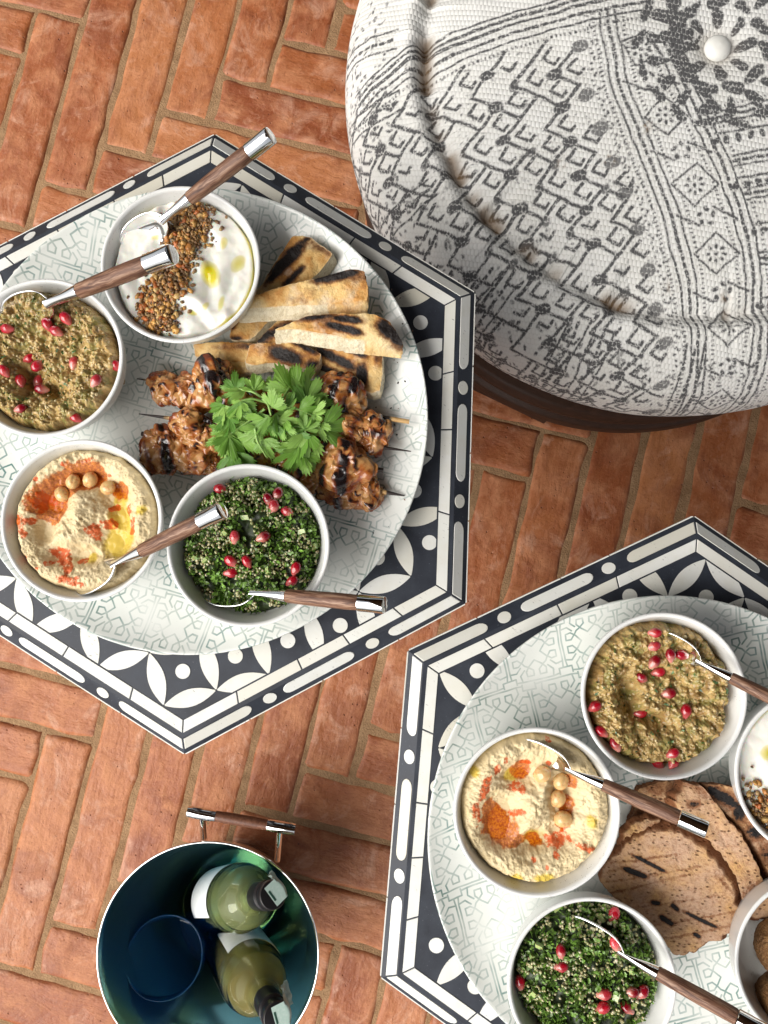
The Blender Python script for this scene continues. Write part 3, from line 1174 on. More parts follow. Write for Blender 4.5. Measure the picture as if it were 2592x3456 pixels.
def lookup(hf, R, n=260):
    """fast bilinear height lookup of hf, arguments in metres"""
    a = np.linspace(-1.05, 1.05, n)
    T = hf(*np.meshgrid(a, a, indexing='ij'))

    def f(px, py):
        u = min(max((px / R + 1.05) / 2.1 * (n - 1), 0), n - 1.001)
        v = min(max((py / R + 1.05) / 2.1 * (n - 1), 0), n - 1.001)
        i, j = int(u), int(v)
        fu, fv = u - i, v - j
        return float((T[i, j] * (1 - fu) + T[i + 1, j] * fu) * (1 - fv) + (T[i, j + 1] * (1 - fu) + T[i + 1, j + 1] * fu) * fv)
    return f


def food_disc(name, key, z, R, n, hfun, mat, attr_fun=None):
    x, y = disc_grid(n)
    h = hfun(x, y)
    attrs = {k: v.ravel() if v.ndim == 2 else v.reshape(-1, v.shape[-1]) for k, v in (attr_fun(x, y, h) if attr_fun else {}).items()}
    V = np.stack([x * R, y * R, h], -1).reshape(-1, 3)
    F = grid_faces(n, n)
    # skirt down the bowl wall so that the heap has a body
    b = np.concatenate([np.arange(n), np.arange(1, n) * n + n - 1, (n - 1) * n + np.arange(n - 2, -1, -1), np.arange(n - 2, 0, -1) * n])
    low = V[b] * np.array([.80, .80, 0]) + np.array([0, 0, -.022])
    k = len(V)
    m = len(b)
    S = np.stack([b, np.roll(b, -1), k + (np.arange(m) + 1) % m, k + np.arange(m)], -1)
    V = np.vstack([V, low])
    F = np.vstack([F, S[:, ::-1]])
    for q in attrs:
        attrs[q] = np.concatenate([attrs[q], attrs[q][b]])
    me = make_mesh(name, V, F, mat, True, attrs)
    c = BOWLS[key]
    return link(name, me, None, (c.x, c.y, BZ + z)), lookup(hfun, R)


def gauss(x, y, cx, cy, s, s2=None, ang=0):
    s2 = s2 or s
    ca, sa = math.cos(ang), math.sin(ang)
    u, v = (x - cx) * ca + (y - cy) * sa, -(x - cx) * sa + (y - cy) * ca
    return np.exp(-(u / s) ** 2 - (v / s2) ** 2)


def m_hummus():
    t = NT('hummus_with_oil_and_paprika')
    oil, pap, red = t.attr('oil'), t.attr('paprika'), t.attr('redoil')
    n1 = t.noise(None, 90, 4, .6)
    n2 = t.noise(None, 700, 3, .6)
    c = t.mix(t.rng(n1, .35, .7), (.66, .52, .29), (.74, .61, .38))
    c = t.mix(t.rng(n2, .55, .8, 0, .35), c, (.50, .37, .18))
    c = t.mix(t.math('MULTIPLY', oil, .8), c, (.60, .42, .02))
    c = t.mix(t.math('MULTIPLY', red, .96), c, t.mix(t.rng(n2, .42, .58), (.56, .15, .004), (.36, .055, .003)))
    pm = t.math('MULTIPLY', t.rng(pap, .05, .4), t.rng(t.math('ADD', t.math('MULTIPLY', pap, .22), t.noise(None, 300, 5, .75)), .58, .70))
    c = t.mix(t.math('MULTIPLY', pm, .9), c, (.60, .085, .010))
    fl = t.rng(t.noise(None, 1300, 2, .5), .74, .78, 0, .8)
    c = t.mix(fl, c, (.38, .10, .03))
    wet = t.math('MAXIMUM', oil, red)
    t.set(base=c, rough=t.rng(wet, 0, .6, .48, .16), spec=.28)
    h = t.math('ADD', n1, t.math('MULTIPLY', n2, .35))
    nb = t.n('ShaderNodeBump')
    t.put(nb.inputs['Strength'], t.rng(wet, 0, .6, .55, .03))
    nb.inputs['Distance'].default_value = .0008
    t.put(nb.inputs['Height'], h)
    t.t.links.new(nb.outputs[0], t.b.inputs['Normal'])
    return t.m


M['hummus'] = m_hummus()


def hummus(key, spec, label, seed):
    def hf(x, y):
        r = np.hypot(x, y)
        a = np.arctan2(y, x)
        hollow = np.maximum.reduce([g[4] * gauss(x, y, *g[:4], ang=g[5]) for g in spec['hollow']])
        mound = sum(g[4] * gauss(x, y, *g[:4], ang=g[5]) for g in spec['mound'])
        rim = .0045 * np.exp(-((r - .80) / .16) ** 2)
        lump = fbm(x * 7 + seed, y * 7, seed=seed, o=3)
        swirl = np.sin(a * 3 + r * 9 + 2.5 * lump) * .0008
        rough = np.clip(1 - hollow * 70, .12, 1)
        w1, _ = worley(x * 15, y * 15, seed)
        h = .0025 + rim - hollow + mound + .0014 * lump + swirl * rough
        h = h + rough * (.0011 * (fbm(x * 20, y * 20, seed=seed + 3, o=4)) + .0006 * (.45 - w1))
        h = h + rough * .0003 * fbm(x * 75, y * 75, seed=seed + 9, o=2)
        edge = 1 + .035 * fbm(np.cos(a) * 4, np.sin(a) * 4, seed=seed + 5)
        h = h - .012 * sstep(.90, 1.02, r * edge)
        # oil levels out
        return np.maximum(h, spec['level'] + .0004 * fbm(x * 9, y * 9, seed=seed + 60, o=2))

    def af(x, y, h):
        nz = fbm(x * 13, y * 13, seed=seed + 30, o=3)
        pool = sstep(.0011, .0005, h - spec['level'])
        red = sum(gauss(x, y, g[0], g[1], g[2]) for g in spec['red'])
        yel = sum(gauss(x, y, g[0], g[1], g[2]) for g in spec['oil'])
        pap = sum(gauss(x, y, g[0], g[1], g[2], g[3], g[4]) for g in spec['pap'])
        r = np.hypot(x, y)
        ring = sstep(.95, .99, r)
        return dict(redoil=np.clip(sstep(.26, .44, red + .28 * nz), 0, 1) * np.maximum(pool, .88),
                    oil=np.clip(np.maximum(sstep(.35, .75, yel + .25 * nz), ring * .8), 0, 1),
                    paprika=np.clip(sstep(.20, .70, pap + .34 * nz), 0, 1))
    o, h = food_disc('hummus', key, .0405, .0532, 230, hf, M['hummus'], af)
    tag(o, label, 'hummus', 'bowls of hummus')
    return o, h


def zc(px, py, cx, cy, R):
    return ((px - cx) / R, -(py - cy) / R)


# left hummus, measured on a close-up centred (830, 850) with radius 800
Z = lambda px, py: zc(px, py, 830, 850, 800)
H1 = dict(level=-.0052,
          hollow=[(*Z(480, 620), .27, .24, .0125, .9), (*Z(800, 400), .42, .16, .0125, .1), (*Z(1130, 560), .22, .22, .0105, 0), (*Z(1130, 1100), .26, .33, .0100, .2),
                  (*Z(380, 950), .15, .25, .0100, 0), (*Z(520, 1200), .2, .16, .0080, -.6), (*Z(820, 1220), .35, .14, .0085, 0), (*Z(1190, 800), .15, .35, .0085, 0)],
          mound=[(*Z(750, 720), .22, .30, .0065, .3), (*Z(640, 1020), .34, .13, .0045, .5)],
          red=[(*Z(700, 360), .17), (*Z(880, 340), .17), (*Z(540, 470), .15), (*Z(380, 650), .22), (*Z(470, 760), .13), (*Z(1180, 520), .12)],
          oil=[(*Z(1130, 1120), .22), (*Z(1180, 850), .16), (*Z(1250, 1010), .14), (*Z(1180, 620), .14), (*Z(880, 1260), .08), (*Z(90, 860), .08), (*Z(1450, 740), .1)],
          pap=[(*Z(930, 980), .13, .09, -1), (*Z(1090, 890), .12, .08, 0), (*Z(1350, 900), .06, .16, 0), (*Z(1280, 720), .05, .08, 0), (*Z(690, 1500), .2, .06, -.3), (*Z(230, 860), .07, .06, 0),
               (*Z(110, 870), .07, .1, 0), (*Z(180, 990), .05, .07, 0), (*Z(590, 1270), .12, .08, -.5), (*Z(680, 1370), .05, .06, 0), (*Z(450, 1310), .06, .04, 0), (*Z(890, 185), .07, .03, .4), (*Z(1320, 1230), .13, .05, .7),
               (*Z(590, 240), .03, .03, 0), (*Z(300, 400), .04, .03, 0), (*Z(1070, 355), .035, .035, 0), (*Z(800, 1285), .08, .04, .2), (*Z(800, 1460), .05, .03, 0), (*Z(1130, 710), .08, .05, 0), (*Z(360, 640), .16, .14, 0), (*Z(540, 1180), .13, .06, 0), (*Z(200, 1240), .04, .06, 0), (*Z(345, 1370), .03, .04, 0)])
hm1, hh1 = hummus('hum1', H1, 'hummus with paprika, oil and four chickpeas near the left edge', 3)
# right hummus, close-up centred (655, 430) with radius 325
Z2 = lambda px, py: zc(px, py, 655, 435, 322)
H2 = dict(level=-.0048,
          hollow=[(*Z2(510, 500), .24, .40, .0125, -.5), (*Z2(600, 300), .30, .18, .0085, .2), (*Z2(660, 570), .34, .14, .0095, .2), (*Z2(770, 400), .17, .42, .0100, 0), (*Z2(760, 540), .2, .18, .0090, 0)],
          mound=[(*Z2(620, 440), .20, .28, .0060, -.4), (*Z2(690, 370), .12, .2, .0030, 0)],
          red=[(*Z2(500, 510), .20), (*Z2(560, 560), .12), (*Z2(460, 430), .1), (*Z2(600, 275), .13), (*Z2(790, 420), .12), (*Z2(800, 320), .1), (*Z2(780, 500), .1), (*Z2(655, 570), .1)],
          oil=[(*Z2(650, 560), .15), (*Z2(400, 280), .1), (*Z2(690, 735), .18), (*Z2(890, 480), .1), (*Z2(570, 720), .1), (*Z2(560, 300), .12)],
          pap=[(*Z2(445, 340), .07, .22, -.4), (*Z2(405, 450), .06, .16, .2), (*Z2(580, 350), .14, .07, 0), (*Z2(580, 455), .11, .05, .3), (*Z2(750, 570), .16, .10, .4), (*Z2(860, 585), .12, .06, -.3),
               (*Z2(500, 270), .05, .08, 0), (*Z2(530, 225), .03, .05, 0), (*Z2(630, 245), .05, .03, 0), (*Z2(715, 145), .04, .04, 0), (*Z2(645, 640), .04, .05, 0), (*Z2(740, 625), .04, .04, 0), (*Z2(780, 410), .05, .04, 0), (*Z2(600, 240), .04, .03, 0), (*Z2(715, 245), .04, .04, 0), (*Z2(700, 670), .03, .03, 0)])
hm2, hh2 = hummus('hum2', H2, 'hummus with paprika, oil and four chickpeas beside the toast', 19)

# chickpeas
t = NT('cooked_chickpea')
n1 = t.noise(None, 300, 3, .5)
c = t.mix(t.rng(n1, .4, .7), (.66, .42, .17), (.74, .52, .25))
c = t.mix(t.math('MULTIPLY', t.rng(t.noise(None, 500, 3, .6), .56, .66), .7), c, (.50, .10, .02))
t.set(base=c, rough=.25, sss=.25, sss_s=.003, coat=.3)
V, F = uv_sphere(28, 20)
up_ = np.clip(V[:, 2], 0, 1)
cr = np.exp(-(V[:, 1] / .22) ** 2) * sstep(-.1, .6, V[:, 0])
W_ = V * np.array([1.0, .92, .92]) * (1 - .13 * cr)[:, None]
W_[:, 0] += .22 * np.clip(V[:, 0], 0, 1) ** 3
W_ += .03 * np.stack([fbm(V[:, 0] * 3, V[:, 1] * 3, V[:, 2] * 3, seed=k) for k in (1, 2, 3)], -1)
pea_me = make_mesh('chickpea', W_ * .0058, F, t.m)
peas = [('hum1', hh1, Z(545, 560), 'pointed chickpea at the lower left end of the row on the left hummus', 2.2),
        ('hum1', hh1, Z(660, 425), 'chickpea dusted with paprika, second from the left on the left hummus', 1.2),
        ('hum1', hh1, Z(850, 395), 'golden chickpea, third from the left on the left hummus', 4.2),
        ('hum1', hh1, Z(1050, 490), 'pale round chickpea at the right end of the row on the left hummus', .4),
        ('hum2', hh2, Z2(688, 287), 'topmost chickpea on the hummus beside the toast', 3.6),
        ('hum2', hh2, Z2(770, 328), 'second chickpea from the top on the hummus beside the toast', 1.0),
        ('hum2', hh2, Z2(758, 398), 'dusted chickpea, third from the top on the hummus beside the toast', 4.4),
        ('hum2', hh2, Z2(775, 482), 'lowest chickpea on the hummus beside the toast', .2)]
for key, hh, (u, v), lab, rz in peas:
    c = BOWLS[key]
    x, y = u * .0532, v * .0532
    o = link('chickpea', pea_me, None, (c.x + x, c.y + y, BZ + .0405 + hh(x, y) + .0030), (rnd.uniform(-.4, .4), rnd.uniform(-.4, .4), rz))
    o.scale = [rnd.uniform(.95, 1.08)] * 3
    tag(o, lab, 'chickpea', 'chickpeas on the hummus')


# yoghurt
def m_yog():
    t = NT('thick_yoghurt')
    oil = t.attr('oil')
    sp = t.math('MULTIPLY', t.rng(t.noise(None, 1100, 1, .4), .70, .74), t.attr('dust'))
    c = t.mix(oil, (.84, .83, .755), (.64, .55, .02))
    c = t.mix(t.math('MULTIPLY', sp, .8), c, (.12, .07, .03))
    t.set(base=c, rough=t.rng(oil, 0, .5, .26, .05), spec=.5, sss=.35, sss_s=.004)
    return t.m


M['yog'] = m_yog()


def yoghurt(key, folds, oils, seed, label, strip):
    def hf(x, y):
        r = np.hypot(x, y)
        h = .002 + .0018 * fbm(x * 2.2 + seed, y * 2.2, seed=seed, o=2)
        for (cx, cy, s1, s2, ang, a) in folds:
            ca, sa = math.cos(ang), math.sin(ang)
            u, v = (x - cx) * ca + (y - cy) * sa, -(x - cx) * sa + (y - cy) * ca
            v = v + .35 * u * u / s1
            h = h + .75 * a * np.exp(-(u / s1) ** 2) * (np.exp(-(v / s2) ** 2) - .75 * np.exp(-((v + 1.6 * s2) / (1.1 * s2)) ** 2))
        h = h + .0006 * fbm(x * 8, y * 8, seed=seed + 4, o=2)
        return h - .012 * sstep(.93, 1.04, r * (1 + .03 * fbm(x * 3, y * 3, seed=seed + 7)))

    def af(x, y, h):
        nz = fbm(x * 7, y * 7, seed=seed + 30, o=2)
        oil = sum(1.1 * g[3] * gauss(x, y, g[0], g[1], g[2] * 1.25, g[2] * g[5] * 1.3, g[4]) for g in oils)
        r = np.hypot(x, y)
        a = np.degrees(np.arctan2(y, x))
        edge = np.exp(-((r - .965) / .018) ** 2) * (sstep(-70, -50, a) * sstep(60, 20, a) + sstep(110, 120, a) * sstep(150, 140, a) * .7)
        return dict(oil=np.clip(np.maximum(sstep(.36, .52, oil + .12 * nz) * np.clip(oil, 0, 1), edge * .9), 0, 1),
                    dust=strip(x, y))
    o, h = food_disc('yoghurt', key, .0400, .0530, 180, hf, M['yog'], af)
    tag(o, label, 'yoghurt', 'bowls of yoghurt')
    return h


ZY = lambda px, py: zc(px, py, 790, 830, 800)
yfolds = [(*ZY(560, 420), .34, .09, 2.2, .0030), (*ZY(1180, 420), .40, .12, -1.1, .0032), (*ZY(900, 740), .35, .10, -.3, .0026), (*ZY(1230, 900), .50, .10, 1.2, .0034), (*ZY(940, 1200), .40, .09, -.5, .0034),
          (*ZY(1090, 1380), .30, .10, .3, .0028), (*ZY(330, 780), .40, .09, .5, .0024), (*ZY(200, 1060), .34, .10, -1.1, .0022), (*ZY(430, 540), .25, .08, .7, .0022), (*ZY(1300, 1220), .40, .08, 1.35, .0028)]
yoils = [(*ZY(1090, 900), .15, 1.25, -1.2, .62), (*ZY(1240, 560), .10, .62, 1.3, .6), (*ZY(1400, 780), .14, .7, .9, .55), (*ZY(470, 490), .10, .55, .2, .6), (*ZY(1220, 1240), .16, .6, 1.3, .35), (*ZY(1050, 1270), .08, .6, 1.0, .6), (*ZY(890, 1330), .07, .8, -.4, .5)]


def ystrip(x, y):
    # the band of nuts runs from top right to lower left
    a, b = np.array(ZY(900, 80)), np.array(ZY(520, 1560))
    d = (b - a) / np.linalg.norm(b - a)
    v = (x - a[0]) * -d[1] + (y - a[1]) * d[0]
    return np.exp(-(v / .42) ** 2)


yh1 = yoghurt('yog1', yfolds, yoils, 5, 'white yoghurt with oil pools and a stripe of nuts, left plate', ystrip)
yh2 = yoghurt('yog2', [(-.5, .3, .4, .1, 1.2, .003), (-.3, -.1, .4, .1, .3, .003), (-.6, 0, .3, .09, 2, .003)], [(-.55, .25, .14, .9, .5, .6), (-.3, .2, .1, .8, .5, .6)], 9, 'white yoghurt cut by the right edge of the frame',
              lambda x, y: np.exp(-((y + .5) / .3) ** 2))


# crushed nuts and seeds on the yoghurt
def m_col(name, rough=.45, coat=0.0, sss=0.0, bump=(0, 1)):
    t = NT(name)
    c = t.attr('col', 'Color')
    n = t.noise(None, 900, 3, .6)
    c = t.mix(t.rng(n, .4, .75, 0, .45), c, t.mix(.6, c, (.02, .012, .006)))
    t.set(base=c, rough=rough, coat=coat, sss=sss, sss_s=.002)
    if bump[0]:
        t.bump(n, bump[0], .0006)
    return t.m


M['nuts'] = m_col('crushed_nuts_and_seeds', .42, .15, bump=(.5, 1))
IV1, IF1 = ico(1)
IV0, IF0 = ico(0)


def lumpy(V, seed, amp=.25):
    n = np.stack([fbm(V[:, 0] * 1.7 + seed, V[:, 1] * 1.7, V[:, 2] * 1.7, seed=seed + k, o=2) for k in range(3)], -1)
    return V * (1 + amp * n[:, :1] * 1.6) + amp * .4 * n


def dukkah(key, hh, pos_fun, n, label):
    pos, sc, cols = [], [], []
    pal_nut = np.array([(.55, .27, .06), (.62, .34, .09), (.48, .19, .04), (.66, .42, .15), (.50, .14, .03)])
    pal_seed = np.array([(.20, .10, .035), (.27, .14, .05), (.33, .19, .075), (.14, .065, .022), (.38, .25, .11)])
    P = []
    for k in range(n):
        x, y, dens = pos_fun()
        kind = rnd.random()
        if kind < .16:
            s, c = rnd.uniform(.0016, .0034), pal_nut[rnd.randrange(5)]
            sc3 = np.array([s, s * rnd.uniform(.6, .9), s * rnd.uniform(.45, .7)])
        elif kind < .9:
            s, c = rnd.uniform(.0008, .0015), pal_seed[rnd.randrange(5)]
            sc3 = np.array([s * rnd.uniform(1, 1.5), s, s * rnd.uniform(.7, 1)])
        else:
            s, c = rnd.uniform(.0005, .0008), np.array((.012, .010, .010))
            sc3 = np.array([s, s * .8, s * .8])
        z = hh(x, y) + .0002 + rnd.uniform(0, .0030) * dens
        pos.append((x, y, z)); sc.append(sc3); cols.append(c * rnd.uniform(.75, 1.2))
    pos, sc, cols = np.array(pos), np.array(sc), np.array(cols)
    Vs, Fs, Cs, base = [], [], [], 0
    for g in range(5):
        sel = np.arange(len(pos)) % 5 == g
        v, f, c = scatter(lumpy(IV1, 3 + g, .42), IF1, pos[sel], sc[sel], rand_rots(sel.sum()), cols[sel])
        Vs.append(v); Fs.append(f + base); Cs.append(c); base += len(v)
    me = make_mesh('nut_topping', np.vstack(Vs), np.vstack(Fs), M['nuts'], True, dict(col=np.vstack(Cs)))
    c = BOWLS[key]
    o = link('nut_topping', me, None, (c.x, c.y, BZ + .0400))
    tag(o, label, 'nut topping', None, 'stuff')


trail = [ZY(930, 130), ZY(860, 260), ZY(850, 400), ZY(790, 560), ZY(790, 720), ZY(680, 880), ZY(610, 1020), ZY(560, 1150), ZY(520, 1280), ZY(500, 1420), ZY(560, 1500)]
twid = [.22, .28, .37, .26, .18, .26, .30, .30, .26, .28, .22]


def duk1():
    while True:
        k = rnd.uniform(0, len(trail) - 1.001)
        i, f = int(k), k - int(k)
        w = twid[i] * (1 - f) + twid[i + 1] * f
        g = rnd.gauss(0, .52)
        if abs(g) > 1.25 and rnd.random() < .75:
            continue
        x = trail[i][0] * (1 - f) + trail[i + 1][0] * f + g * w
        y = trail[i][1] * (1 - f) + trail[i + 1][1] * f + rnd.gauss(0, .25) * w
        if math.hypot(x, y) < .97:
            return x * .053, y * .053, max(0, 1 - abs(g) * .8)


def duk2():
    while True:
        x, y = rnd.gauss(-.45, .25), rnd.gauss(-.52, .17)
        if math.hypot(x, y) < .97:
            return x * .053, y * .053, .8


dukkah('yog1', yh1, duk1, 1900, 'stripe of crushed nuts and seeds across the left yoghurt')
dukkah('yog2', yh2, duk2, 500, 'crushed nuts and seeds on the yoghurt at the right edge')


# aubergine dip
def m_aub():
    t = NT('aubergine_dip')
    c = t.attr('col', 'Color')
    n2 = t.noise(None, 330, 4, .6)
    c = t.mix(t.rng(n2, .52, .72, 0, .6), c, (.15, .085, .028))
    t.set(base=c, rough=.17, spec=.5, sss=.15, sss_s=.003)
    t.bump(n2, .6, .0012)
    return t.m


M['aub'] = m_aub()
M['bits'] = m_col('seeds_and_herbs', .35, .2)


def flake_mesh(seed):
    """small crumpled leaf scrap"""
    r = random.Random(seed)
    n = 9
    pts = [(0, 0, .12)]
    for k in range(n):
        w = 2 * math.pi * k / n
        q = r.uniform(.55, 1.0) if k % 2 else r.uniform(.95, 1.3)
        pts.append((q * math.cos(w), .62 * q * math.sin(w), r.uniform(-.35, .35)))
    return np.array(pts), np.array([(0, k + 1, (k + 1) % n + 1) for k in range(n)])


FLK = [flake_mesh(k) for k in range(5)]


def aubergine(key, hollow, seed, label):
    def hf(x, y):
        r = np.hypot(x, y)
        a = np.arctan2(y, x)
        hol = 1.35 * np.maximum.reduce([g[4] * gauss(x, y, *g[:4], ang=g[5]) for g in hollow])
        w1, _ = worley(x * 6.5, y * 6.5, seed)
        w2, _ = worley(x * 13 + 4, y * 13, seed + 2)
        h = .0045 + .0035 * np.exp(-((r - .72) / .22) ** 2) - hol + .0022 * fbm(x * 4, y * 4, seed=seed, o=3)
        h = h + .0055 * (.45 - w1) + .0032 * (.45 - w2) + .0010 * fbm(x * 40, y * 40, seed=seed + 3, o=2)
        e = 1 + .07 * fbm(np.cos(a) * 4, np.sin(a) * 4, seed=seed + 5)
        return h - .016 * sstep(.86, 1.03, r * e)

    def af(x, y, h):
        w2, b2 = worley(x * 14, y * 14, seed + 2)
        n1 = fbm(x * 6, y * 6, seed=seed + 11, o=4)
        n3 = fbm(x * 26, y * 26, seed=seed + 12, o=3)
        A, B, C_, G = (np.array(q) for q in ((.38, .245, .085), (.55, .40, .165), (.25, .14, .045), (.17, .18, .04)))
        k = np.clip(.5 + .7 * n3 + .35 * (b2 - .5), 0, 1)[..., None]
        c = A * (1 - k) + B * k
        k2 = sstep(.05, .45, n1)[..., None] * .7
        c = c * (1 - k2) + C_ * k2
        k3 = sstep(.05, .35, fbm(x * 11, y * 11, seed=seed + 20, o=3))[..., None] * .6
        c = c * (1 - k3) + G * k3
        return dict(col=c)
    o, hh = food_disc('aubergine_dip', key, .0395, .0530, 230, hf, M['aub'], af)
    root = o
    tag(o, label, 'dip', 'bowls of aubergine dip')
    # seeds and chopped herbs folded in
    pos, sc, col = [], [], []
    while len(pos) < 190:
        x, y = rnd.uniform(-1, 1), rnd.uniform(-1, 1)
        if math.hypot(x, y) < .9:
            pos.append((x * .0530, y * .0530, hh(x * .0530, y * .0530) + .0002))
            s = rnd.uniform(.0007, .0014)
            sc.append((s * 1.1, s, s * .8))
            col.append(np.array(((.56, .43, .20), (.50, .36, .15), (.62, .50, .27))[rnd.randrange(3)]))
    v1, f1, c1 = scatter(IV1, IF1, np.array(pos), np.array(sc), rand_rots(len(pos)), col)
    seeds = link('seeds', make_mesh('seeds', v1, f1, M['bits'], True, dict(col=c1)), o)
    tag(seeds, kind='stuff')
    pos, sc, col = [], [], []
    while len(pos) < 120:
        x, y = rnd.uniform(-1, 1), rnd.uniform(-1, 1)
        if math.hypot(x, y) < .88 and fbm(np.array([x * 3.]), np.array([y * 3.]), seed=seed + 40)[0] > -.15:
            pos.append((x * .0530, y * .0530, hh(x * .0530, y * .0530) + .0003))
            sc.append([rnd.uniform(.0009, .0021)] * 3)
            col.append(np.array((.055, .115, .03)) * rnd.uniform(.7, 1.9))
    v1, f1, c1 = scatter(*FLK[seed % 5], np.array(pos), np.array(sc), rand_rots(len(pos)), col)
    hb = link('chopped_herbs', make_mesh('chopped_herbs', v1, f1, M['bits'], False, dict(col=c1)), o)
    tag(hb, kind='stuff')
    return hh


ZE = lambda px, py: zc(px, py, 568, 830, 940)      # close-up of the left dip
ah1 = aubergine('egg1', [(*ZE(330, 1030), .20, .34, .0120, .5), (*ZE(560, 1190), .26, .14, .0120, -.3), (*ZE(800, 900), .2, .25, .0035, 0), (*ZE(520, 620), .1, .2, .003, .6)], 13,
                'chunky brown aubergine dip with pomegranate seeds, left edge')
ZE2 = lambda px, py: zc(px, py, 1240, 772, 300)
ah2 = aubergine('egg2', [(*ZE2(1120, 800), .14, .36, .0125, .25), (*ZE2(1190, 870), .25, .10, .0110, -.2), (*ZE2(1300, 760), .28, .20, .0060, .3), (*ZE2(1220, 690), .25, .09, .006, 0)], 27,
                'chunky brown aubergine dip with pomegranate seeds, right plate')


# quinoa and herb salad
M['parsley'] = m_col('chopped_parsley', .42, .15)
M['quinoa'] = m_col('cooked_quinoa', .3, .3, .2)
M['cucumber'] = m_col('cucumber_dice', .25, .3, .3)


def salad(key, dips, seed, label, cubes):
    R = .0505

    def hf(x, y):
        r = np.hypot(x, y)
        w1, _ = worley(x * 4.5, y * 4.5, seed)
        h = .0035 + .0065 * (1 - r * r) + .0055 * (.45 - w1) + .003 * fbm(x * 6, y * 6, seed=seed, o=3)
        for g in dips:
            h = h - g[3] * gauss(x, y, g[0], g[1], g[2])
        return h - .010 * sstep(.82, 1.02, r * (1 + .06 * fbm(x * 4, y * 4, seed=seed + 2)))
    t = NT('salad_bed')
    n = t.noise(None, 300, 4, .6)
    t.set(base=t.mix(t.rng(n, .4, .7), (.016, .028, .008), (.045, .070, .018)), rough=.5)
    root = empty('quinoa_salad', tuple(BOWLS[key] + Vector((0, 0, .0365))), label, 'salad', 'bowls of quinoa salad')
    x, y = disc_grid(90)
    V = np.stack([x * R, y * R, hf(x, y) - .0022], -1).reshape(-1, 3)
    link('salad_bed', make_mesh('salad_bed', V, grid_faces(90, 90), t.m), root)

    def spots(n, cl, thr, zlo, zhi, sd):
        u = rng.uniform(-1, 1, (n * 4, 2))
        u = u[np.hypot(u[:, 0], u[:, 1]) < .97]
        c = fbm(u[:, 0] * cl, u[:, 1] * cl, seed=sd, o=2)
        u = u[c + rng.uniform(-.25, .25, len(c)) > thr][:n]
        h = hf(u[:, 0], u[:, 1]) + rng.uniform(zlo, zhi, len(u))
        return np.stack([u[:, 0] * R, u[:, 1] * R, h], -1)
    q = spots(1150, 5.5, .0, -.0012, .0022, seed + 50)
    s = rng.uniform(.0009, .00140, len(q))
    pal = np.array([(.52, .48, .28), (.44, .41, .20), (.58, .55, .37), (.36, .36, .15), (.46, .46, .23)])
    v, f, c = scatter(IV1 * np.array([1, 1, .72]), IF1, q, s, rand_rots(len(q)), pal[rng.integers(0, 5, len(q))])
    o = link('quinoa', make_mesh('quinoa', v, f, M['quinoa'], True, dict(col=c)), root)
    tag(o, kind='stuff')
    Vs, Fs, Cs, base = [], [], [], 0
    for g in range(5):
        q = spots(520, 4.5, -.30, -.0012, .0030, seed + 70)
        s = rng.uniform(.0010, .0025, len(q))
        col = np.array((.085, .165, .026)) * rng.uniform(.35, 2.4, (len(q), 1)) + np.array((.02, .02, 0)) * rng.uniform(0, 1, (len(q), 1))
        v, f, c = scatter(*FLK[g], q, s, rand_rots(len(q)), col)
        Vs.append(v); Fs.append(f + base); Cs.append(c); base += len(v)
    o = link('chopped_parsley', make_mesh('chopped_parsley', np.vstack(Vs), np.vstack(Fs), M['parsley'], False, dict(col=np.vstack(Cs))), root)
    tag(o, kind='stuff')
    CV = np.array([(sx, sy, sz) for sx in (-1, 1) for sy in (-1, 1) for sz in (-1, 1)], float)
    CV = CV * np.array([1, .62, .5])
    CF = [[0, 1, 3, 2], [4, 6, 7, 5], [0, 4, 5, 1], [2, 3, 7, 6], [0, 2, 6, 4], [1, 5, 7, 3]]
    ccol = np.where(CV[:, 2:3] > 0, np.array([(.42, .52, .20)]), np.array([(.10, .20, .03)]))
    cme = make_mesh('cucumber_piece', CV * .0025, CF, M['cucumber'], False, dict(col=ccol))
    for (u, v_) in cubes:
        hz = float(hf(np.array([u]), np.array([v_]))[0])
        ob = link('cucumber_piece', cme, root, (u * R, v_ * R, hz + .0012), (rnd.uniform(-.7, .7), rnd.uniform(-.7, .7), rnd.uniform(0, 6.28)))
        k = rnd.uniform(.8, 1.25)
        ob.scale = (k, k, k)
    return lookup(hf, R)


ZT = lambda px, py: zc(px, py, 810, 800, 790)
th1 = salad('tab1', [(*ZT(480, 1390), .26, .010), (*ZT(120, 560), .2, .006), (*ZT(880, 1600), .5, .004)], 33, 'green quinoa and parsley salad with pomegranate, below the skewers',
            [ZT(600, 430), ZT(760, 480), ZT(1120, 560), ZT(530, 660), ZT(210, 940), ZT(1030, 1080), ZT(1510, 820), ZT(170, 1210), ZT(1390, 640), ZT(960, 170), ZT(840, 140), ZT(310, 970)])
ZT2 = lambda px, py: zc(px, py, 895, 1187, 330)
th2 = salad('tab2', [(*ZT2(940, 900), .18, .006)], 47, 'green quinoa and parsley salad with pomegranate at the bottom edge',
            [ZT2(760, 900), ZT2(670, 1040), ZT2(1080, 1140), ZT2(1190, 1260), ZT2(1010, 1250), ZT2(850, 1240), ZT2(640, 1090), ZT2(960, 930), ZT2(1090, 1280), ZT2(1050, 960), ZT2(910, 1060), ZT2(640, 1250)])


